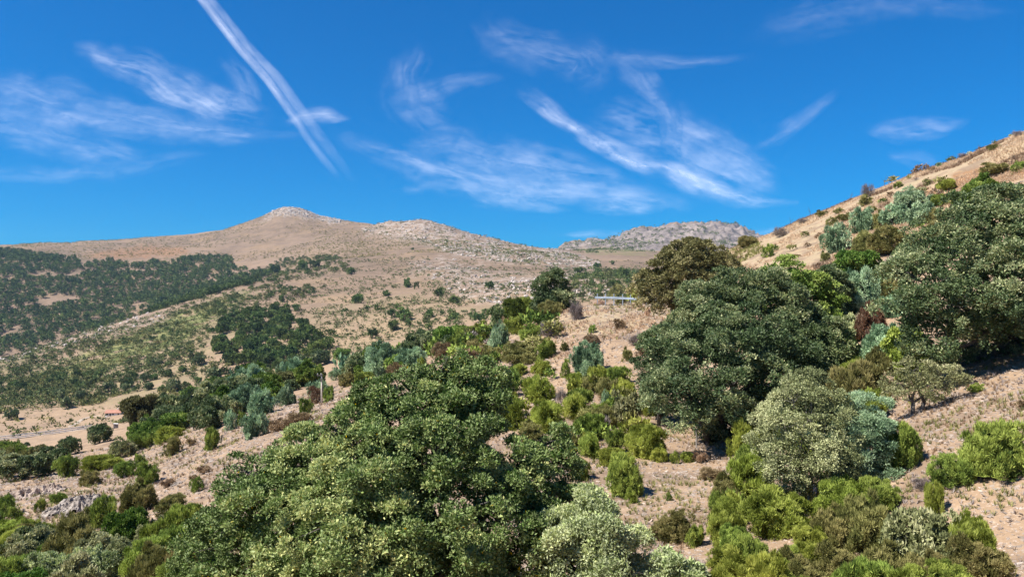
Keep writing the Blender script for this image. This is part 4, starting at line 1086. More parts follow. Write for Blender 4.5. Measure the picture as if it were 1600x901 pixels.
# ------------------------------------------------------------------ rocks
def rock_mesh(seed, n=22, jag=.9):
    import bmesh
    bm = bmesh.new(); bmesh.ops.create_icosphere(bm, subdivisions=3, radius=1)
    r = random.Random(seed)
    pl = [(Vector((r.gauss(0,1), r.gauss(0,1), r.gauss(0,1))).normalized(), r.uniform(.42, .9)) for _ in range(n)]
    for v in bm.verts:
        for nn, dd in pl:
            k = v.co.dot(nn) - dd
            if k > 0: v.co -= nn * k
    for v in bm.verts:
        c = v.co * 3 + Vector((seed, 0, 0))
        v.co *= 1 + jag * .3 * float(fbm(np.array([c.x + c.z]), np.array([c.y - c.z * .5]), 3)[0])
    m = bpy.data.meshes.new('rock'); bm.to_mesh(m); bm.free(); return m
_rk = [rock_mesh(i) for i in range(6)]
def rock(u, v, w, h, label, mat='rock', name='boulder', pieces=None, seed=0, group=None):
    x, y, z = place(u, v); r = random.Random(seed)
    W = w * y / F; H = h * y / F
    if not pieces:
        m = _rk[seed % 6].copy(); m.materials.append(M[mat])
        o = link(name, m, None, (x, y, z + H * .25)); o.scale = (W / 2, W / 2.4, H * .75); o.rotation_euler = (r.uniform(-.3,.3), r.uniform(-.3,.3), r.uniform(0, 6))
        tag(o, label, 'rock', group); return o
    V = []; Fc = []; off = 0
    for k in range(-3, pieces):
        m = _rk[r.randrange(6)]
        n = len(m.vertices); co = np.empty(n * 3); m.vertices.foreach_get('co', co); co = co.reshape(-1, 3)
        s = np.array([r.uniform(.04, .13) * W, r.uniform(.08, .16) * W, r.uniform(.3, .55) * H])
        if k < 0: s = np.array([.34 * W, .22 * W, .38 * H])
        a = r.uniform(-.5, .5); co = co * s
        co = np.stack([co[:, 0] * math.cos(a) - co[:, 1] * math.sin(a), co[:, 0] * math.sin(a) + co[:, 1] * math.cos(a), co[:, 2]], -1)
        px = r.uniform(-.45, .45) * W; py = r.uniform(-.5, .5) * W * .4
        if k < 0: px = (k + 2) * .24 * W; py = .05 * W
        gz = ground_at(x + px, y + py) - z
        V.append(co + [px, py, gz + s[2] * .1]); f = np.empty(len(m.loops), int); m.loops.foreach_get('vertex_index', f)
        Fc.append(f.reshape(-1, 3) + off); off += n
    m = mesh_from(name, np.concatenate(V), np.concatenate(Fc), M[mat])
    o = link(name, m, None, (x, y, z)); tag(o, label, 'rock', group); return o
def outcrop(u, v, w, h, dep, label, mat, name, seed):
    """bare bedrock breaking out of the slope: one continuous, cracked and stepped surface"""
    x, y, z = place(u, v); W = w * y / F; H = h * y / F; D = dep
    nx, ny = 150, 60
    a, b = np.meshgrid(np.linspace(-1, 1, nx), np.linspace(-1, 1, ny), indexing='ij')
    X = a * W / 2; Y = b * D / 2
    env = np.clip(1 - (np.abs(a + .18 * fbm(b * 3 + seed, a * 3, 3)) ** 2.6) - (np.abs(b + .3 * fbm(a * 4, b + seed, 3)) ** 2.6), 0, 1) ** .6
    cell = fbm(X / .9 + Y * .25 + seed, Y / 2.4, 2); steps = np.floor(cell * 5) / 5
    crack = ridged(X / 1.1 + .3 * Y + seed * 3, Y / 2.6, 3)
    hgt = env * H * (.50 + .38 * steps + .22 * fbm(X / .35, Y / .35 + seed, 4) - .55 * np.clip((crack - .68) * 4, 0, 1) + .35 * b * .5)
    zz = zv(CU + (x + X) / (y + Y) * F, y + Y)[0]
    Z = zz - z + np.where(env > .02, np.maximum(hgt, .02), -.25)
    i = np.arange(nx - 1)[:, None] * ny; j = np.arange(ny - 1)[None]
    Q = np.stack([i + j, i + ny + j, i + ny + j + 1, i + j + 1], -1).reshape(-1, 4)
    o = link(name, mesh_from(name, np.stack([X, Y, Z], -1).reshape(-1, 3), Q, M[mat]), None, (x, y, z)); tag(o, label, 'rock'); return o
outcrop(118, 793, 100, 26, 4.5, 'broad pale rock outcrop with upright cracks at lower left', 'rock', 'rock_outcrop', 3)
outcrop(46, 775, 100, 20, 5.0, 'brown rock ledge at the left edge above the shrubs', 'rock_brown', 'rock_ledge', 8)
rock(100,812,22,16,'small grey rock below the broad pale outcrop', 'rock', seed=2)
rock(255,742,7,6,'small white stone on the stony left flank', 'stone', seed=1)
rock(277,757,20,10,'low grey rock on the stony left flank', 'rock', 'boulder', 6, 5)
rock(1240,893,46,22,'white rock at the bottom edge between the shrubs', 'rock', 'boulder', 9, 6)
rock(1345,404,26,10,'pale rock on the right hill left of the dark ledge', 'rock', 'boulder', 6, 7)
rock(1392,412,64,24,'dark rock ledge on the right hill under the olive bushes', 'rock_brown', 'rock_ledge', 30, 8)
rock(1450,715,14,7,'flat pale stone right of the egg-shaped shrub', 'stone', seed=3)
rock(1593,288,16,6,'pale flat rock near the right edge of the hill', 'rock', 'boulder', 3, 9)
rock(1006,509,16,8,'grey slab at right side of the bare bank', 'rock', 'boulder', 4, 10)
rock(1385,700,8,8,'pale stone at the left foot of the egg-shaped shrub', 'stone', seed=4)
rock(1090,842,10,6,'pale stone among the shrubs near the bottom', 'stone', seed=5)

# stones and straw lying on the near ground, far pale boulders: uncountable
def scatter_pts(n, poly, d0, d1, seed, vis=True, power=1.0):
    r = np.random.default_rng(seed); P_ = np.array(poly)
    u = r.uniform(P_[:, 0].min(), P_[:, 0].max(), n); l = r.uniform(math.log(d0), math.log(d1), n)
    d = np.exp(l); z, v = zv(u, d)
    k = in_poly(u, v, poly) & visible(u, v, d, 3)
    return np.stack([(u - CU) / F * d, d, z], -1)[k], u[k], v[k], d[k], r
def stones(name, pts, size, mat, label, r, flat=.45, kind='stuff'):
    ico = np.array([(-1,-.8,-.5),(1,-.9,-.5),(.9,1,-.5),(-1,.8,-.5),(-.6,-.5,.5),(.7,-.6,.42),(.5,.6,.5),(-.7,.55,.4)])
    q = np.array([(0,3,2,1),(4,5,6,7),(0,1,5,4),(1,2,6,5),(2,3,7,6),(3,0,4,7)])
    n = len(pts); s = size * (.4 + 1.3 * r.random((n, 1, 1)) ** 2.5)
    V = (ico[None] + r.normal(size=(n, 8, 3)) * .22) * s * np.array([1, .7, flat])
    a = r.uniform(0, 6.28, n)[:, None]; ca, sa = np.cos(a), np.sin(a); tl = r.normal(size=(n, 1)) * .3
    X = V[..., 0] * ca - V[..., 1] * sa; Y = V[..., 0] * sa + V[..., 1] * ca; Z = V[..., 2] + X * tl
    V = np.stack([X, Y, Z], -1) + pts[:, None, :]
    m = mesh_from(name, V.reshape(-1, 3), (q[None] + np.arange(n)[:, None, None] * 8).reshape(-1, 4), M[mat])
    o = link(name, m); tag(o, label, 'stones', kind=kind); return o
FULL = [(-60,560),(700,520),(860,470),(1040,470),(1300,560),(1660,480),(1660,1000),(-60,1000)]
pts, u, v, d, r = scatter_pts(60000, FULL, 16, 130, 1)
stones('gravel', pts, .0019 * d[:, None, None] + .02, 'stone', 'loose pale stones strewn over the near slopes', r)
pts, u, v, d, r = scatter_pts(30000, FULL, 16, 130, 2)
stones('schist_debris', pts, .0018 * d[:, None, None] + .02, 'rock_brown', 'brown stone chips on the near slopes', r, .25)
CR = POLY['crest_rock'][0]
pts, u, v, d, r = scatter_pts(5500, CR, 1300, 2300, 3)
k = (.5 + .5 * fbm(pts[:, 0] / 60, pts[:, 1] / 60, 3)) > .45
stones('ridge_boulders', pts[k] + [0, 0, .7], 2.2, 'boulder', 'pale boulders covering the second ridge', r, .7)
pts, u, v, d, r = scatter_pts(2200, POLY['mid_rock'][0], 700, 1800, 4)
k = (.5 + .5 * fbm(pts[:, 0] / 50, pts[:, 1] / 50, 3)) > .5
stones('slope_boulders', pts[k] + [0, 0, .6], 2.0, 'boulder', 'pale boulders on the middle of the far slope', r, .7)
pts, u, v, d, r = scatter_pts(1200, POLY['peak_rock'][0], 2300, 2700, 6)
stones('summit_boulders', pts + [0, 0, .8], 2.6, 'boulder', 'pale boulders on the summit', r, .8)
pts, u, v, d, r = scatter_pts(280, POLY['left_rock'][0], 800, 1100, 7)
stones('spur_boulders', pts + [0, 0, .6], 2.2, 'boulder', 'pale boulders along the left spur', r, .7)

def tufts(name, pts, hgt, mat, label, r, blades=9, cat='grass'):
    n = len(pts); c = np.repeat(pts, blades, 0); N_ = len(c); hh = np.repeat(hgt * (.6 + .8 * r.random(n)), blades)[:, None]
    az = r.uniform(0, 6.28, N_); ln = r.uniform(.2, .9, N_)
    t = nrm(np.stack([np.cos(az) * ln, np.sin(az) * ln, np.ones(N_)], -1)); b = np.stack([-np.sin(az), np.cos(az), np.zeros(N_)], -1)
    w = hh * .07; p = c + np.stack([np.cos(az), np.sin(az), np.zeros(N_)], -1) * hh * .25 * r.random((N_, 1))
    V = np.stack([p - b * w, p + b * w, p + t * hh + b * w * .3, p + t * hh - b * w * .3], 1).reshape(-1, 3)
    tn = np.clip(np.repeat(r.random(n), blades) * .7 + .3 * r.random(N_), 0, 1)
    o = link(name, mesh_from(name, V, np.arange(4 * N_).reshape(-1, 4), M[mat], tn)); tag(o, label, cat, kind='stuff')
pts, u, v, d, r = scatter_pts(26000, FULL, 18, 130, 11)
k = (.5 + .5 * fbm(pts[:, 0] / 3, pts[:, 1] / 3, 3)) > .52
tufts('dry_grass', pts[k], .0022 * d[k] + .06, 'dry', 'dry brown grass on the near slopes', r)
pts, u, v, d, r = scatter_pts(5000, [(830,505),(870,482),(1045,478),(1050,502),(960,530),(880,560),(840,560)], 60, 118, 12)
k = (.5 + .5 * fbm(pts[:, 0] / 3, pts[:, 1] / 3, 3)) > .5
tufts('straw_grass', pts[k], .3, 'gold', 'golden straw along the edge of the road bank', r)
pts, u, v, d, r = scatter_pts(60000, POLY['hillgold'][0], 55, 165, 13)
k = (.5 + .5 * fbm(pts[:, 0] / 7, pts[:, 1] / 7, 4)) > .44
tufts('hill_grass', pts[k], .27, 'gold', 'golden dry grass on the right hill', r, 7)
k2 = (.5 + .5 * fbm(pts[:, 0] / 6 + 50, pts[:, 1] / 6, 4)) > .68
tufts('hill_heather', pts[k2], .4, 'rust', 'low rusty heather on the right hill', r, 7)
pts, u, v, d, r = scatter_pts(20000, FULL, 18, 130, 14)
k = (.5 + .5 * fbm(pts[:, 0] / 5 + 20, pts[:, 1] / 5, 4)) > .56
tufts('low_scrub', pts[k], .0028 * d[k] + .08, 'olive', 'low olive green plants between the shrubs', r, 10, 'scrub')
pts, u, v, d, r = scatter_pts(9000, FULL, 18, 130, 15)
k = (.5 + .5 * fbm(pts[:, 0] / 4 + 90, pts[:, 1] / 4, 4)) > .58
tufts('dead_twigs', pts[k], .003 * d[k] + .06, 'twig', 'grey dead twigs lying between the shrubs', r, 7, 'twigs')
# tiny scrub dots over the far slopes
BARE = [(-40,655),(30,640),(110,636),(200,628),(200,655),(135,680),(0,692),(-40,692)]
def dots(name, poly, n, d0, d1, seed, size, mat, label, thr_=.4, lam=80, flat=.6):
    pts, u, v, d, r = scatter_pts(n, poly, d0, d1, seed)
    k = (.5 + .5 * fbm(pts[:, 0] / lam, pts[:, 1] / lam, 3)) > thr_
    if d0 < 700: k &= ~(in_poly(u, v, BARE) & (r.random(len(u)) < .93)) & ~((u > 160) & (u < 196) & (v > 640) & (v < 656))
    pts = pts[k]; m_ = len(pts)
    if not m_: return
    s = size * (.4 + 1.2 * r.random(m_) ** 2)
    C = np.repeat(pts, 3, 0) + r.normal(size=(m_ * 3, 3)) * np.repeat(s, 3)[:, None] * [.35, .35, .12]; C[:, 2] += np.repeat(s, 3) * .25
    V, Fc, t = leaves(C, np.repeat(s, 3) * .45, 4, 1.0, 'leaf', r, np.tile([0, 0, 1.0], (len(C), 1)), r.random(len(C)) * .8)
    # scale leaf quads about their foot by plant size
    V = V.reshape(-1, 4, 3); V = V[:, :1] + (V - V[:, :1]) * (np.repeat(np.repeat(s, 3), 4)[:, None, None] * .6); V = V.reshape(-1, 3)
    o = link(name, mesh_from(name, V, Fc, M[mat], t)); tag(o, label, 'scrub', kind='stuff')
SLOPE = [(-40,640),(0,560),(250,480),(420,420),(560,400),(800,405),(1010,400),(1010,470),(860,480),(700,520),(520,560),(400,600),(200,660),(0,690),(-40,690)]
dots('slope_scrub', SLOPE, 30000, 380, 1500, 21, 2.3, 'far_scrub', 'small dark bushes dotted over the pale slopes', .46, 45)
dots('spur_scrub', POLY['spur_green'][0], 7000, 500, 1150, 22, 2.4, 'olive', 'dense low green scrub on the left spur', .42, 40)
dots('spur_scrub', [(-40,640),(0,560),(170,510),(400,440),(440,470),(350,500),(300,550),(160,600),(0,650)], 8000, 450, 1150, 27, 2.4, 'far_scrub', 'low scrub over the left spur', .48, 50)
dots('field_scrub', [(-40,690),(-40,600),(300,560),(400,600),(200,660),(100,672)], 5000, 390, 560, 23, 2.2, 'olive', 'brown-green tufts on the valley field', .5, 25)
dots('crag_scrub', POLY['crag'][0], 5000, 2600, 3700, 24, 6.5, 'far_scrub', 'dark bushes dotted over the far crag', .45, 150)
dots('saddle_scrub', [(890,392),(925,383),(970,388),(1010,380),(1030,398),(1000,410),(950,400)], 2200, 1800, 3300, 25, 5, 'far_scrub', 'green scrub on the saddle before the crag', .52, 150)
dots('ridge_scrub', [(0,385),(445,330),(860,395),(860,430),(500,420),(0,410)], 26000, 1500, 2600, 26, 2.2, 'olive', 'sparse tiny bushes on the bare ridge', .44, 120)
dots('crest_scrub', CR, 3500, 1300, 2300, 28, 3.5, 'far_scrub', 'bushes between the boulders of the second ridge', .45, 100)
pts, u, v, d, r = scatter_pts(5000, [(1050,440),(1180,372),(1195,392),(1120,430)], 80, 165, 29)
tufts('bank_scrub', pts, .45, 'olive', 'low olive scrub behind the brown oak', r, 8, 'scrub')

# burnt stems standing on the right skyline
rs = random.Random(4)
for i, (u_, h_) in enumerate([(1236,9),(1266,11),(1382,12),(1393,8),(1442,7),(1488,8),(1530,7),(1330,9)]):
    x, y, z = place(u_, 100)
    mb = MB(); H = h_ / F * y * 1.4
    mb.tube([(0,0,-.2),(.1 * H * rs.uniform(-1,1),0,H*.5),(.25*H*rs.uniform(-1,1),0,H)], [.05,.035,.012], 5)
    mb.tube([(0,0,H*.45),(.3*H*rs.choice((-1,1)),0,H*.8)], [.025,.01], 4)
    o = link('burnt_stem', mb.mesh('burnt_stem', M['bark']), None, (x, y, z))
    tag(o, 'thin burnt stem on the right skyline, ' + ['second from its lower end','third from its lower end','fifth from its lower end','sixth from its lower end','third from the top end','second from the top end','nearest the top end','fourth from its lower end'][i], 'dead stem', 'burnt stems on the skyline')
x, y, z = place(1088, 700); mb = MB()
mb.tube([(0,0,-.1),(.03,0,.6),(-.02,0,1.15)],[.06,.05,.03],6); mb.tube([(0,0,.5),(.22,0,.8)],[.03,.012],5)
tag(link('dead_stump', mb.mesh('dead_stump', M['bark_grey']), None, (x,y,z)), 'pale dead stem standing before the deep shade of the central clump', 'dead stem')

# ------------------------------------------------------------------ the air: one thin even haze round everything
def haze():
    m, nt, N, L, out = newmat('haze_air')
    v = N('ShaderNodeVolumePrincipled'); v.inputs['Color'].default_value = (.50, .74, 1.0, 1); v.inputs['Density'].default_value = HAZE; v.inputs['Anisotropy'].default_value = .2
    L(v.outputs[0], out.inputs['Volume'])
    mb = MB(); mb.box((0, 0, 75), (9900, 9900, 560)); o = link('haze', mb.mesh('haze', m)); tag(o, 'thin blue haze in the air over the valley', 'haze', kind='stuff')
HAZE = 0.00004
haze()

# ------------------------------------------------------------------ utility pole
def utility_pole():
    d = 100.0; u_ = 502.5; x = (u_ - CU) / F * d; zg = ground_at(x, d); top = -(584 - CV) / F * d
    H = top - zg
    e = empty('utility_pole', (x, d, zg)); tag(e, 'pale utility pole with a short crossarm behind the foreground oak', 'utility pole')
    mb = MB(); mb.tube([(0,0,-.5),(0,0,H*.5),(0,0,H)], [.105,.095,.085], 12); link('shaft', mb.mesh('shaft', M['pole_wood'], True), e)
    mb = MB(); mb.box((-.22, -.14, H - .18), (.75, .1, .12)); mb.box((0, -.13, H - .8), (.26, .05, .5)); link('crossarm', mb.mesh('crossarm', M['bark']), e)
    for dx in (-.5, -.05):
        mb = MB(); mb.tube([(dx, -.14, H - .12), (dx, -.14, H - .02), (dx, -.14, H + .08), (dx, -.14, H + .12)], [.03, .07, .06, .02], 8)
        link('insulator', mb.mesh('insulator', M['porcelain'], True), e)
utility_pole()

# ------------------------------------------------------------------ roads, guard rails, track
def strip(name, pts, width, mat, label, lift=.06, skirt=.5, z_extra=None):
    """a road following the ground: pts are plan points"""
    P_ = np.array(pts, float); L_ = np.concatenate([[0], np.cumsum(np.hypot(*np.diff(P_, axis=0).T))])
    s = np.arange(0, L_[-1], 2.0); X = np.interp(s, L_, P_[:, 0]); Y = np.interp(s, L_, P_[:, 1])
    k = np.ones(9) / 9; Xs = np.convolve(np.pad(X, 4, mode='edge'), k, 'valid'); Ys = np.convolve(np.pad(Y, 4, mode='edge'), k, 'valid')
    tx = np.gradient(Xs); ty = np.gradient(Ys); n = np.hypot(tx, ty); nx, ny = -ty / n, tx / n
    offs = np.array([-.5, -.5, -.17, .17, .5, .5]) * width; V = []
    zz = []
    for o in offs:
        xx = Xs + nx * o; yy = Ys + ny * o
        zz.append(zv(CU + xx / yy * F, yy)[0])
    zz = np.array(zz); zc = zz.max(0) + lift
    zc = np.convolve(np.pad(zc, 6, mode='edge'), np.ones(13) / 13, 'valid')
    for j, o in enumerate(offs):
        V.append(np.stack([Xs + nx * o, Ys + ny * o, zc - (skirt + (zc - zz[j]) if j in (0, 5) else 0)], -1))
    V = np.array(V); m_, n_ = V.shape[:2]
    i = np.arange(m_ - 1)[:, None] * n_; j = np.arange(n_ - 1)[None, :]
    Q = np.stack([i + j, i + n_ + j, i + n_ + j + 1, i + j + 1], -1).reshape(-1, 4)[:, ::-1]
    o = link(name, mesh_from(name, V.reshape(-1, 3), Q, M[mat])); tag(o, label, kind='structure')
    return Xs, Ys, zc, nx, ny
def guard_rail(label, pts, post_step, rmat='zinc', h=.78, post_h=None, rail_w=.31, side=0, double=False):
    """pts: 3D foot points"""
    P_ = [Vector(p) for p in pts]; e = empty('guard_rail', P_[0]); tag(e, label, 'guard rail')
    L_ = [0]
    for a, b in zip(P_[:-1], P_[1:]): L_.append(L_[-1] + (b - a).length)
    def at(s):
        for i in range(len(P_) - 1):
            if s <= L_[i + 1] or i == len(P_) - 2:
                return P_[i].lerp(P_[i + 1], (s - L_[i]) / (L_[i + 1] - L_[i]))
    prof = [(.0, .5), (.05, .34), (.0, .17), (.0, 0.), (.0, -.17), (.05, -.34), (.0, -.5)]
    prof = [(0.0, .5), (.06, .36), (.06, .2), (0, .06), (0, -.06), (.06, -.2), (.06, -.36), (0, -.5)]
    V = []; n = int(L_[-1] / 1.0) + 1
    for i in range(n + 1):
        s = L_[-1] * i / n; p = at(s); t = (at(min(s + .5, L_[-1])) - at(max(s - .5, 0))).normalized(); nx = Vector((t.y, -t.x, 0)).normalized()
        for a, b in prof: V.append(tuple(p - P_[0] + nx * (a + .06) + Vector((0, 0, h - rail_w / 2 + b * rail_w))))
        for a, b in prof[::-1]: V.append(tuple(p - P_[0] + nx * (a + .045) + Vector((0, 0, h - rail_w / 2 + b * rail_w * .97))))
    k = len(prof) * 2; Fq = []
    for i in range(n):
        for j in range(k): Fq.append((i * k + j, i * k + (j + 1) % k, (i + 1) * k + (j + 1) % k, (i + 1) * k + j))
    link('rail', mesh_from('rail', V, Fq, M[rmat]), e)
    s = .4; pm = None; cnt_ = 0
    while s < L_[-1]:
        p = at(s) - P_[0]
        if pm is None:
            mb = MB(); hh = post_h or h; mb.box((0, 0, hh / 2 - .3), (.12, .09, hh + .6)); pm = mb.mesh('post', M['zinc'])
        if cnt_ < 98: link('post', pm, e, p); cnt_ += 1
        s += post_step
    return e
# the road round the spur, its rail on the bank
def gp(u, d, dz=0): x = (u - CU) / F * d; return (x, d, ground_at(x, d) + dz)
zr = -2.32
strip('road', [((880 - CU) / F * 131, 131), ((930 - CU) / F * 117, 117), ((985 - CU) / F * 112.5, 112.5), ((1040 - CU) / F * 109.5, 109.5), ((1090 - CU) / F * 108, 108)], 5.5, 'asphalt', 'asphalt road passing behind the guard rail', lift=.02)
guard_rail('galvanised guard rail on posts along the top of the bare bank', [((u_ - CU) / F * d_, d_, -(v_ - CV) / F * d_ - .70) for u_, v_, d_ in ((930,464.5,113),(950,464.6,111.5),(975,465.6,110),(1003,467,107.5),(1040,468.2,105),(1078,468.5,103))], 1.45, h=.82, post_h=1.3)
RP = [gp(u_, d_) for u_, d_ in ((-200, 372), (-60, 376), (0, 381), (60, 390), (100, 397), (135, 404), (160, 412))]
Xs, Ys, zc, nx_, ny_ = strip('valley_road', [(p[0], p[1]) for p in RP], 6.0, 'track', 'pale road running along the valley at left', lift=.25)
i0 = slice(0, None, 4)
guard_rail('pale guard rail on the near side of the valley road', [(a - nx * 3.1, b - ny * 3.1, c) for a, b, c, nx, ny in zip(Xs[i0], Ys[i0], zc[i0], nx_[i0], ny_[i0])], 3.0, h=.95, rail_w=.6, rmat='plaster')
guard_rail('pale guard rail on the far side of the valley road', [(a + nx * 3.1, b + ny * 3.1, c) for a, b, c, nx, ny in zip(Xs[i0], Ys[i0], zc[i0], nx_[i0], ny_[i0])], 3.0, h=.95, rail_w=.6, rmat='plaster')
tp = [place(u_, v_, 300) for u_, v_ in ((90,672.5),(100,669),(112,665),(122,661),(125,657),(135,652),(150,649),(166,647.5))]
strip('dirt_track', [(p[0], p[1]) for p in tp], 2.2, 'track', 'pale dirt track climbing from the valley road to the farmhouse', lift=.08)

# ------------------------------------------------------------------ farmhouse and shed
def farmhouse():
    x, y, z = place(179, 648.5, 300); k = y / F
    W, D, Hh = 23 * k, 5.5, 4.6 * k
    e = empty('farmhouse', (x, y, z), .12); tag(e, 'small white farmhouse with orange tiled roof at the end of the track', 'house')
    mb = MB(); mb.box((0, 0, Hh / 2 - .6), (W, D, Hh + 1.2))
    b = len(mb.v); mb.v += [(-W/2, -D/2, Hh), (-W/2, D/2, Hh), (-W/2, 0, Hh + 1.25), (W/2, -D/2, Hh), (W/2, D/2, Hh), (W/2, 0, Hh + 1.25)]
    mb.f += [[b, b+2, b+1], [b+3, b+4, b+5]]
    link('wall', mb.mesh('wall', M['plaster']), e)
    mb = MB(); o = .35
    for s in (-1, 1):
        b = len(mb.v)
        mb.v += [(-W/2-o, s*(D/2+o), Hh-.12), (W/2+o, s*(D/2+o), Hh-.12), (W/2+o, 0, Hh+1.4), (-W/2-o, 0, Hh+1.4), (-W/2-o, s*(D/2+o), Hh+.02), (W/2+o, s*(D/2+o), Hh+.02), (W/2+o, 0, Hh+1.56), (-W/2-o, 0, Hh+1.56)]
        for q in ((0,3,2,1),(4,5,6,7),(0,1,5,4),(1,2,6,5),(3,0,4,7)): mb.f.append([b + i for i in q])
    ro = link('roof', mb.mesh('roof', M['tiles']), e)
    mb = MB(); mb.box((W * .2, .3, Hh + 1.7), (.6, .6, 1.2)); link('chimney', mb.mesh('chimney', M['plaster']), ro)
    for px in (-.34, .02, .36):
        mb = MB(); mb.box((px * W, -D/2 - .0, Hh * .55), (.95, .12, 1.15)); w_ = link('window', mb.mesh('window', M['dark_opening']), e)
        mb = MB(); mb.box((px * W, -D/2 - .06, Hh * .55 - .66), (1.2, .18, .12)); link('sill', mb.mesh('sill', M['plaster']), w_)
    mb = MB(); mb.box((-.16 * W, -D/2, .95), (1.0, .12, 2.0)); link('door', mb.mesh('door', M['bark']), e)
farmhouse()
def shed():
    x, y, z = place(181, 670, 200); e = empty('shed', (x, y, z), .3); k = y / F
    tag(e, 'tiny pale shed with a white sloping roof below the farmhouse', 'shed'); W = 6 * k
    mb = MB(); mb.box((0, 0, .5), (W, W * .8, 2.0)); link('wall', mb.mesh('wall', M['bark_grey']), e)
    mb = MB(); mb.box((0, 0, 1.56), (W * 1.1, W * .95, .12), ry=.12); link('roof', mb.mesh('roof', M['plaster']), e)
shed()

# ------------------------------------------------------------------ cirrus clouds and contrail: thin sheets high above
def cloudmat():
    m, nt, N, L, out = newmat('cirrus')
    a = N('ShaderNodeAttribute'); a.attribute_name = 'tint'
    at = N('ShaderNodeAttribute'); at.attribute_name = 'dens'
    d_ = N('ShaderNodeBsdfDiffuse'); d_.inputs['Color'].default_value = (.95, .95, .97, 1)
    t_ = N('ShaderNodeBsdfTranslucent'); t_.inputs['Color'].default_value = (.95, .95, .97, 1)
    ad = N('ShaderNodeMixShader'); ad.inputs[0].default_value = .8; L(d_.outputs[0], ad.inputs[1]); L(t_.outputs[0], ad.inputs[2])
    tr = N('ShaderNodeBsdfTransparent'); mx = N('ShaderNodeMixShader'); L(at.outputs['Fac'], mx.inputs[0])
    L(tr.outputs[0], mx.inputs[1]); L(ad.outputs[0], mx.inputs[2]); L(mx.outputs[0], out.inputs[0]); M['cirrus'] = m
cloudmat()
def cloud(label, path, alt, strength, seed, streak=1.0, cross=(.5, .5), name='cirrus_cloud', fib=4.5, skew=0.0, edge=1.0, nv=90):
    """path: (u, v, half-width px) along the wisp; laid on a level sheet at altitude alt"""
    P_ = np.array(path, float); L_ = np.concatenate([[0], np.cumsum(np.hypot(*np.diff(P_[:, :2], axis=0).T))])
    nu = max(40, int(L_[-1] / 2.2)); s = np.linspace(0, L_[-1], nu)
    def smooth(a):
        k = max(3, nu // (2 * len(P_))) | 1; w = np.hanning(k + 2)[1:-1]; w /= w.sum(); return np.convolve(np.pad(a, k // 2, mode='edge'), w, 'valid')
    pu = smooth(np.interp(s, L_, P_[:, 0])); pv = smooth(np.interp(s, L_, P_[:, 1])); hw = smooth(np.interp(s, L_, P_[:, 2])) * (1 if name == 'contrail' else 1.45)
    tu, tv = np.gradient(pu), np.gradient(pv); n = np.hypot(tu, tv); nu_, nv_ = -tv / n, tu / n
    c = np.linspace(-1, 1, nv)
    UU = pu[:, None] + nu_[:, None] * hw[:, None] * c[None]; VV = pv[:, None] + nv_[:, None] * hw[:, None] * c[None]
    S = s[:, None] + 0 * c[None]; Cx = hw[:, None] * c[None]
    r1 = fbm(UU / 55 + seed * 3.1, VV / 26 + seed, 4)
    warp = fbm(UU / 60 + seed, VV / 40 + 5, 3) * 14
    f1 = fbm((S + warp) / (60 * streak) + seed * 7, (Cx + warp * .6) / (fib * 1.7) + seed, 5, .6)
    f2 = fbm(UU / 11 + VV / 30 + seed * 2, VV / 5 - UU / 40, 4, .6)
    con_ = name == 'contrail'
    wob = fbm(UU / 45 + seed * 5, VV / 30, 4)
    prof = np.clip(1 - np.abs(c[None] + (.10 if con_ else .55) * wob) ** (1.6 if con_ else 1.2), 0, 1) ** (1.0 if con_ else 1.7)
    ends = sstep(0, .25, S / L_[-1] + .08 * r1) * sstep(0, .30, 1 - S / L_[-1] + .08 * r1)
    if con_: ends = sstep(0, .6, 1 - S / L_[-1]) * .8 + .2 * sstep(0, .12, 1 - S / L_[-1])
    dens = prof * ends * np.clip(.52 + (.3 if con_ else .62) * f1 + (.10 if con_ else .20) * f2 + (.25 if con_ else .36) * r1, 0, 1.3)
    side = sstep(1.0, .7, np.abs(c))[None]
    dens = np.clip(dens * side * strength * (.42 if con_ else .42), 0, .9)
    zz = np.maximum(-(VV - CV) / F, .03)
    X = (UU - CU) / F / zz * alt; Y = 1 / zz * alt; Z = np.full_like(X, alt) 
    i = np.arange(nu - 1)[:, None] * nv; j = np.arange(nv - 1)[None]
    Q = np.stack([i + j, i + nv + j, i + nv + j + 1, i + j + 1], -1).reshape(-1, 4)
    m = mesh_from(name, np.stack([X, Y, Z], -1).reshape(-1, 3), Q, M['cirrus'], smooth=True)
    a = m.attributes.new('dens', 'FLOAT', 'POINT'); a.data.foreach_set('value', dens.ravel().astype(np.float32))
    o = link(name, m); tag(o, label, 'cloud', 'thin cirrus clouds' if name == 'cirrus_cloud' else None, kind='stuff'); return o
# contrail: two parallel strands
def con(s0, s1, label, st, seed, hw=(9, 9)):
    pass
cloud('broad bright left strand of the contrail crossing the sky at upper left', [(298,-22,7),(315,0,8),(373,75,8),(418,125,8),(457,180,8),(480,215,8),(508,252,8),(535,284,6)], 9000, .95, 1, .5, name='contrail')
cloud('fainter right strand of the contrail, alongside the broad one', [(310,-22,8),(328,0,9),(388,75,10),(434,125,12),(474,180,12),(500,215,12),(530,252,10),(558,290,5)], 9000, .55, 2, .5, name='contrail')
A_ = 8000
cloud('bright feathered wisp left of the contrail', [(110,72,10),(170,92,22),(230,112,30),(290,145,32),(340,170,30),(400,182,18),(450,186,8)], A_, .62, 3, 1.0, fib=5)
cloud('small wisp just right of the contrail', [(440,192,5),(480,182,12),(515,180,12),(550,184,4)], A_, .5, 4, .6)
cloud('faint veil between left wisp and contrail', [(350,80,14),(372,120,20),(385,160,22),(400,185,12)], A_, .25, 5, .7)
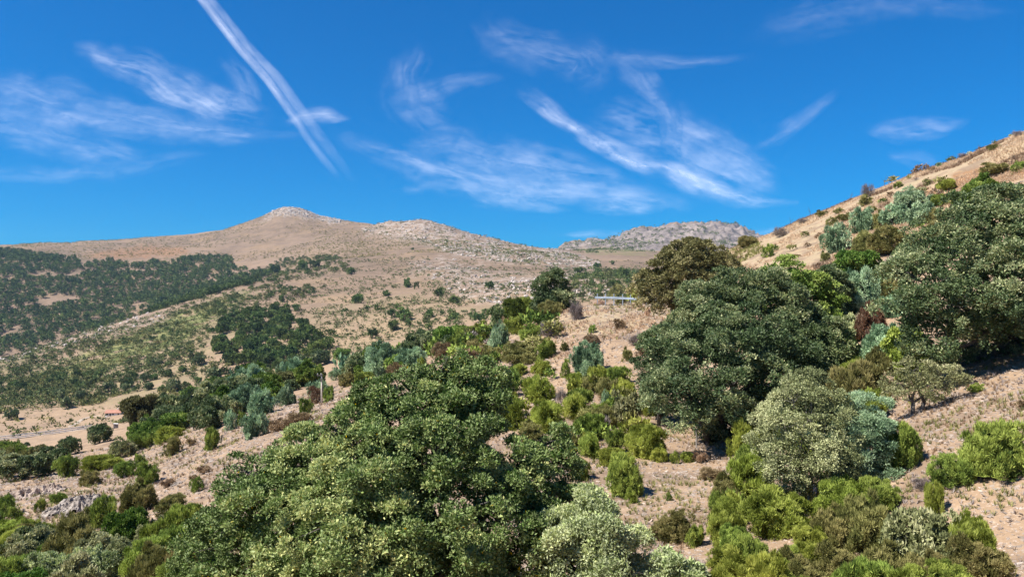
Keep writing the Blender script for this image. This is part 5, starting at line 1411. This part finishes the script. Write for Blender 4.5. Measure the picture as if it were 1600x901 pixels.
cloud('long pale band entering from the left edge', [(-60,135,26),(40,155,34),(130,180,34),(230,192,26),(320,208,18),(420,215,10),(500,215,5)], A_, .40, 6, 1.6, fib=5)
cloud('lower pale band at the left edge', [(-60,200,20),(50,205,30),(130,230,26),(200,250,18),(270,262,8)], A_, .34, 7, 1.4, fib=5)
cloud('faintest low streak at the left edge', [(-60,272,10),(60,272,12),(170,270,14),(260,250,12),(340,240,8)], A_, .24, 8, 1.4, fib=4)
cloud('faint patch above the long pale band', [(60,128,8),(100,132,16),(150,140,10)], A_, .16, 9, .8)
cloud('long wisp running down from the middle to lower right', [(510,210,8),(560,225,16),(620,245,22),(680,265,28),(760,290,30),(850,300,26),(950,310,22),(1050,318,14),(1130,320,6)], A_, .52, 10, 1.5, fib=5)
cloud('broad veil above the long middle wisp', [(620,235,8),(700,225,26),(790,250,36),(880,275,34),(980,295,22),(1060,305,8)], A_, .48, 11, 1.3, fib=5)
cloud('small low wisp in the middle of the sky', [(720,305,4),(770,312,9),(830,322,9),(900,330,4)], A_, .42, 12, .9)
cloud('little curved wisp under the long middle wisp', [(620,296,4),(650,296,9),(690,285,5)], A_, .22, 13, .6)
cloud('brightest wisp sweeping down to the right', [(796,128,7),(830,150,13),(870,180,13),(920,215,13),(980,245,15),(1050,270,18),(1120,300,18),(1180,315,12),(1250,320,5)], A_, .95, 14, 1.2, fib=5)
cloud('wide feathered veil above the brightest wisp', [(900,190,8),(960,195,40),(1030,215,52),(1100,250,50),(1180,285,36),(1240,312,12)], A_, .46, 15, 1.0, fib=6)
cloud('faint plume rising from the feathered veil', [(1050,250,10),(1048,200,14),(1040,160,14),(1000,120,20),(960,90,26)], A_, .28, 16, .8)
cloud('faint tall plume right of the contrail', [(660,60,10),(640,110,32),(640,160,40),(670,190,36),(720,215,16)], A_, .26, 17, .8, fib=6)
cloud('faint streak crossing the tall plume', [(590,170,8),(650,148,16),(720,130,14),(800,120,6)], A_, .26, 18, 1.0)
cloud('soft curl high in the middle of the sky', [(740,20,16),(780,60,30),(850,80,34),(910,90,36),(930,120,26),(900,140,12)], A_, .26, 19, .9, fib=6)
cloud('long faint streak right of the soft curl', [(900,80,12),(980,92,16),(1070,97,9),(1200,88,5)], A_, .24, 20, 1.4)
cloud('narrow slanting wisp at the right of the sky', [(1170,245,5),(1210,215,13),(1260,180,11),(1320,135,5)], A_, .26, 21, .9)
cloud('small soft patch above the right hill', [(1350,200,8),(1400,205,18),(1460,200,16),(1520,192,6)], A_, .34, 22, 1.0)
cloud('faint patch just above the right skyline', [(1380,238,5),(1430,250,16),(1480,262,8)], A_, .22, 23, .9)
cloud('faint veil at the top right', [(1140,60,10),(1220,45,26),(1320,15,30),(1450,10,18),(1600,20,10)], A_, .16, 24, 1.5, fib=8)
cloud('low faint cloud above the far crag', [(870,366,3),(920,364,7),(990,366,5),(1020,362,2)], 6000, .35, 25, 1.0)
cloud('faint wisp touching the right skyline', [(1150,372,3),(1190,364,6),(1230,356,3)], 6000, .35, 26, .7)
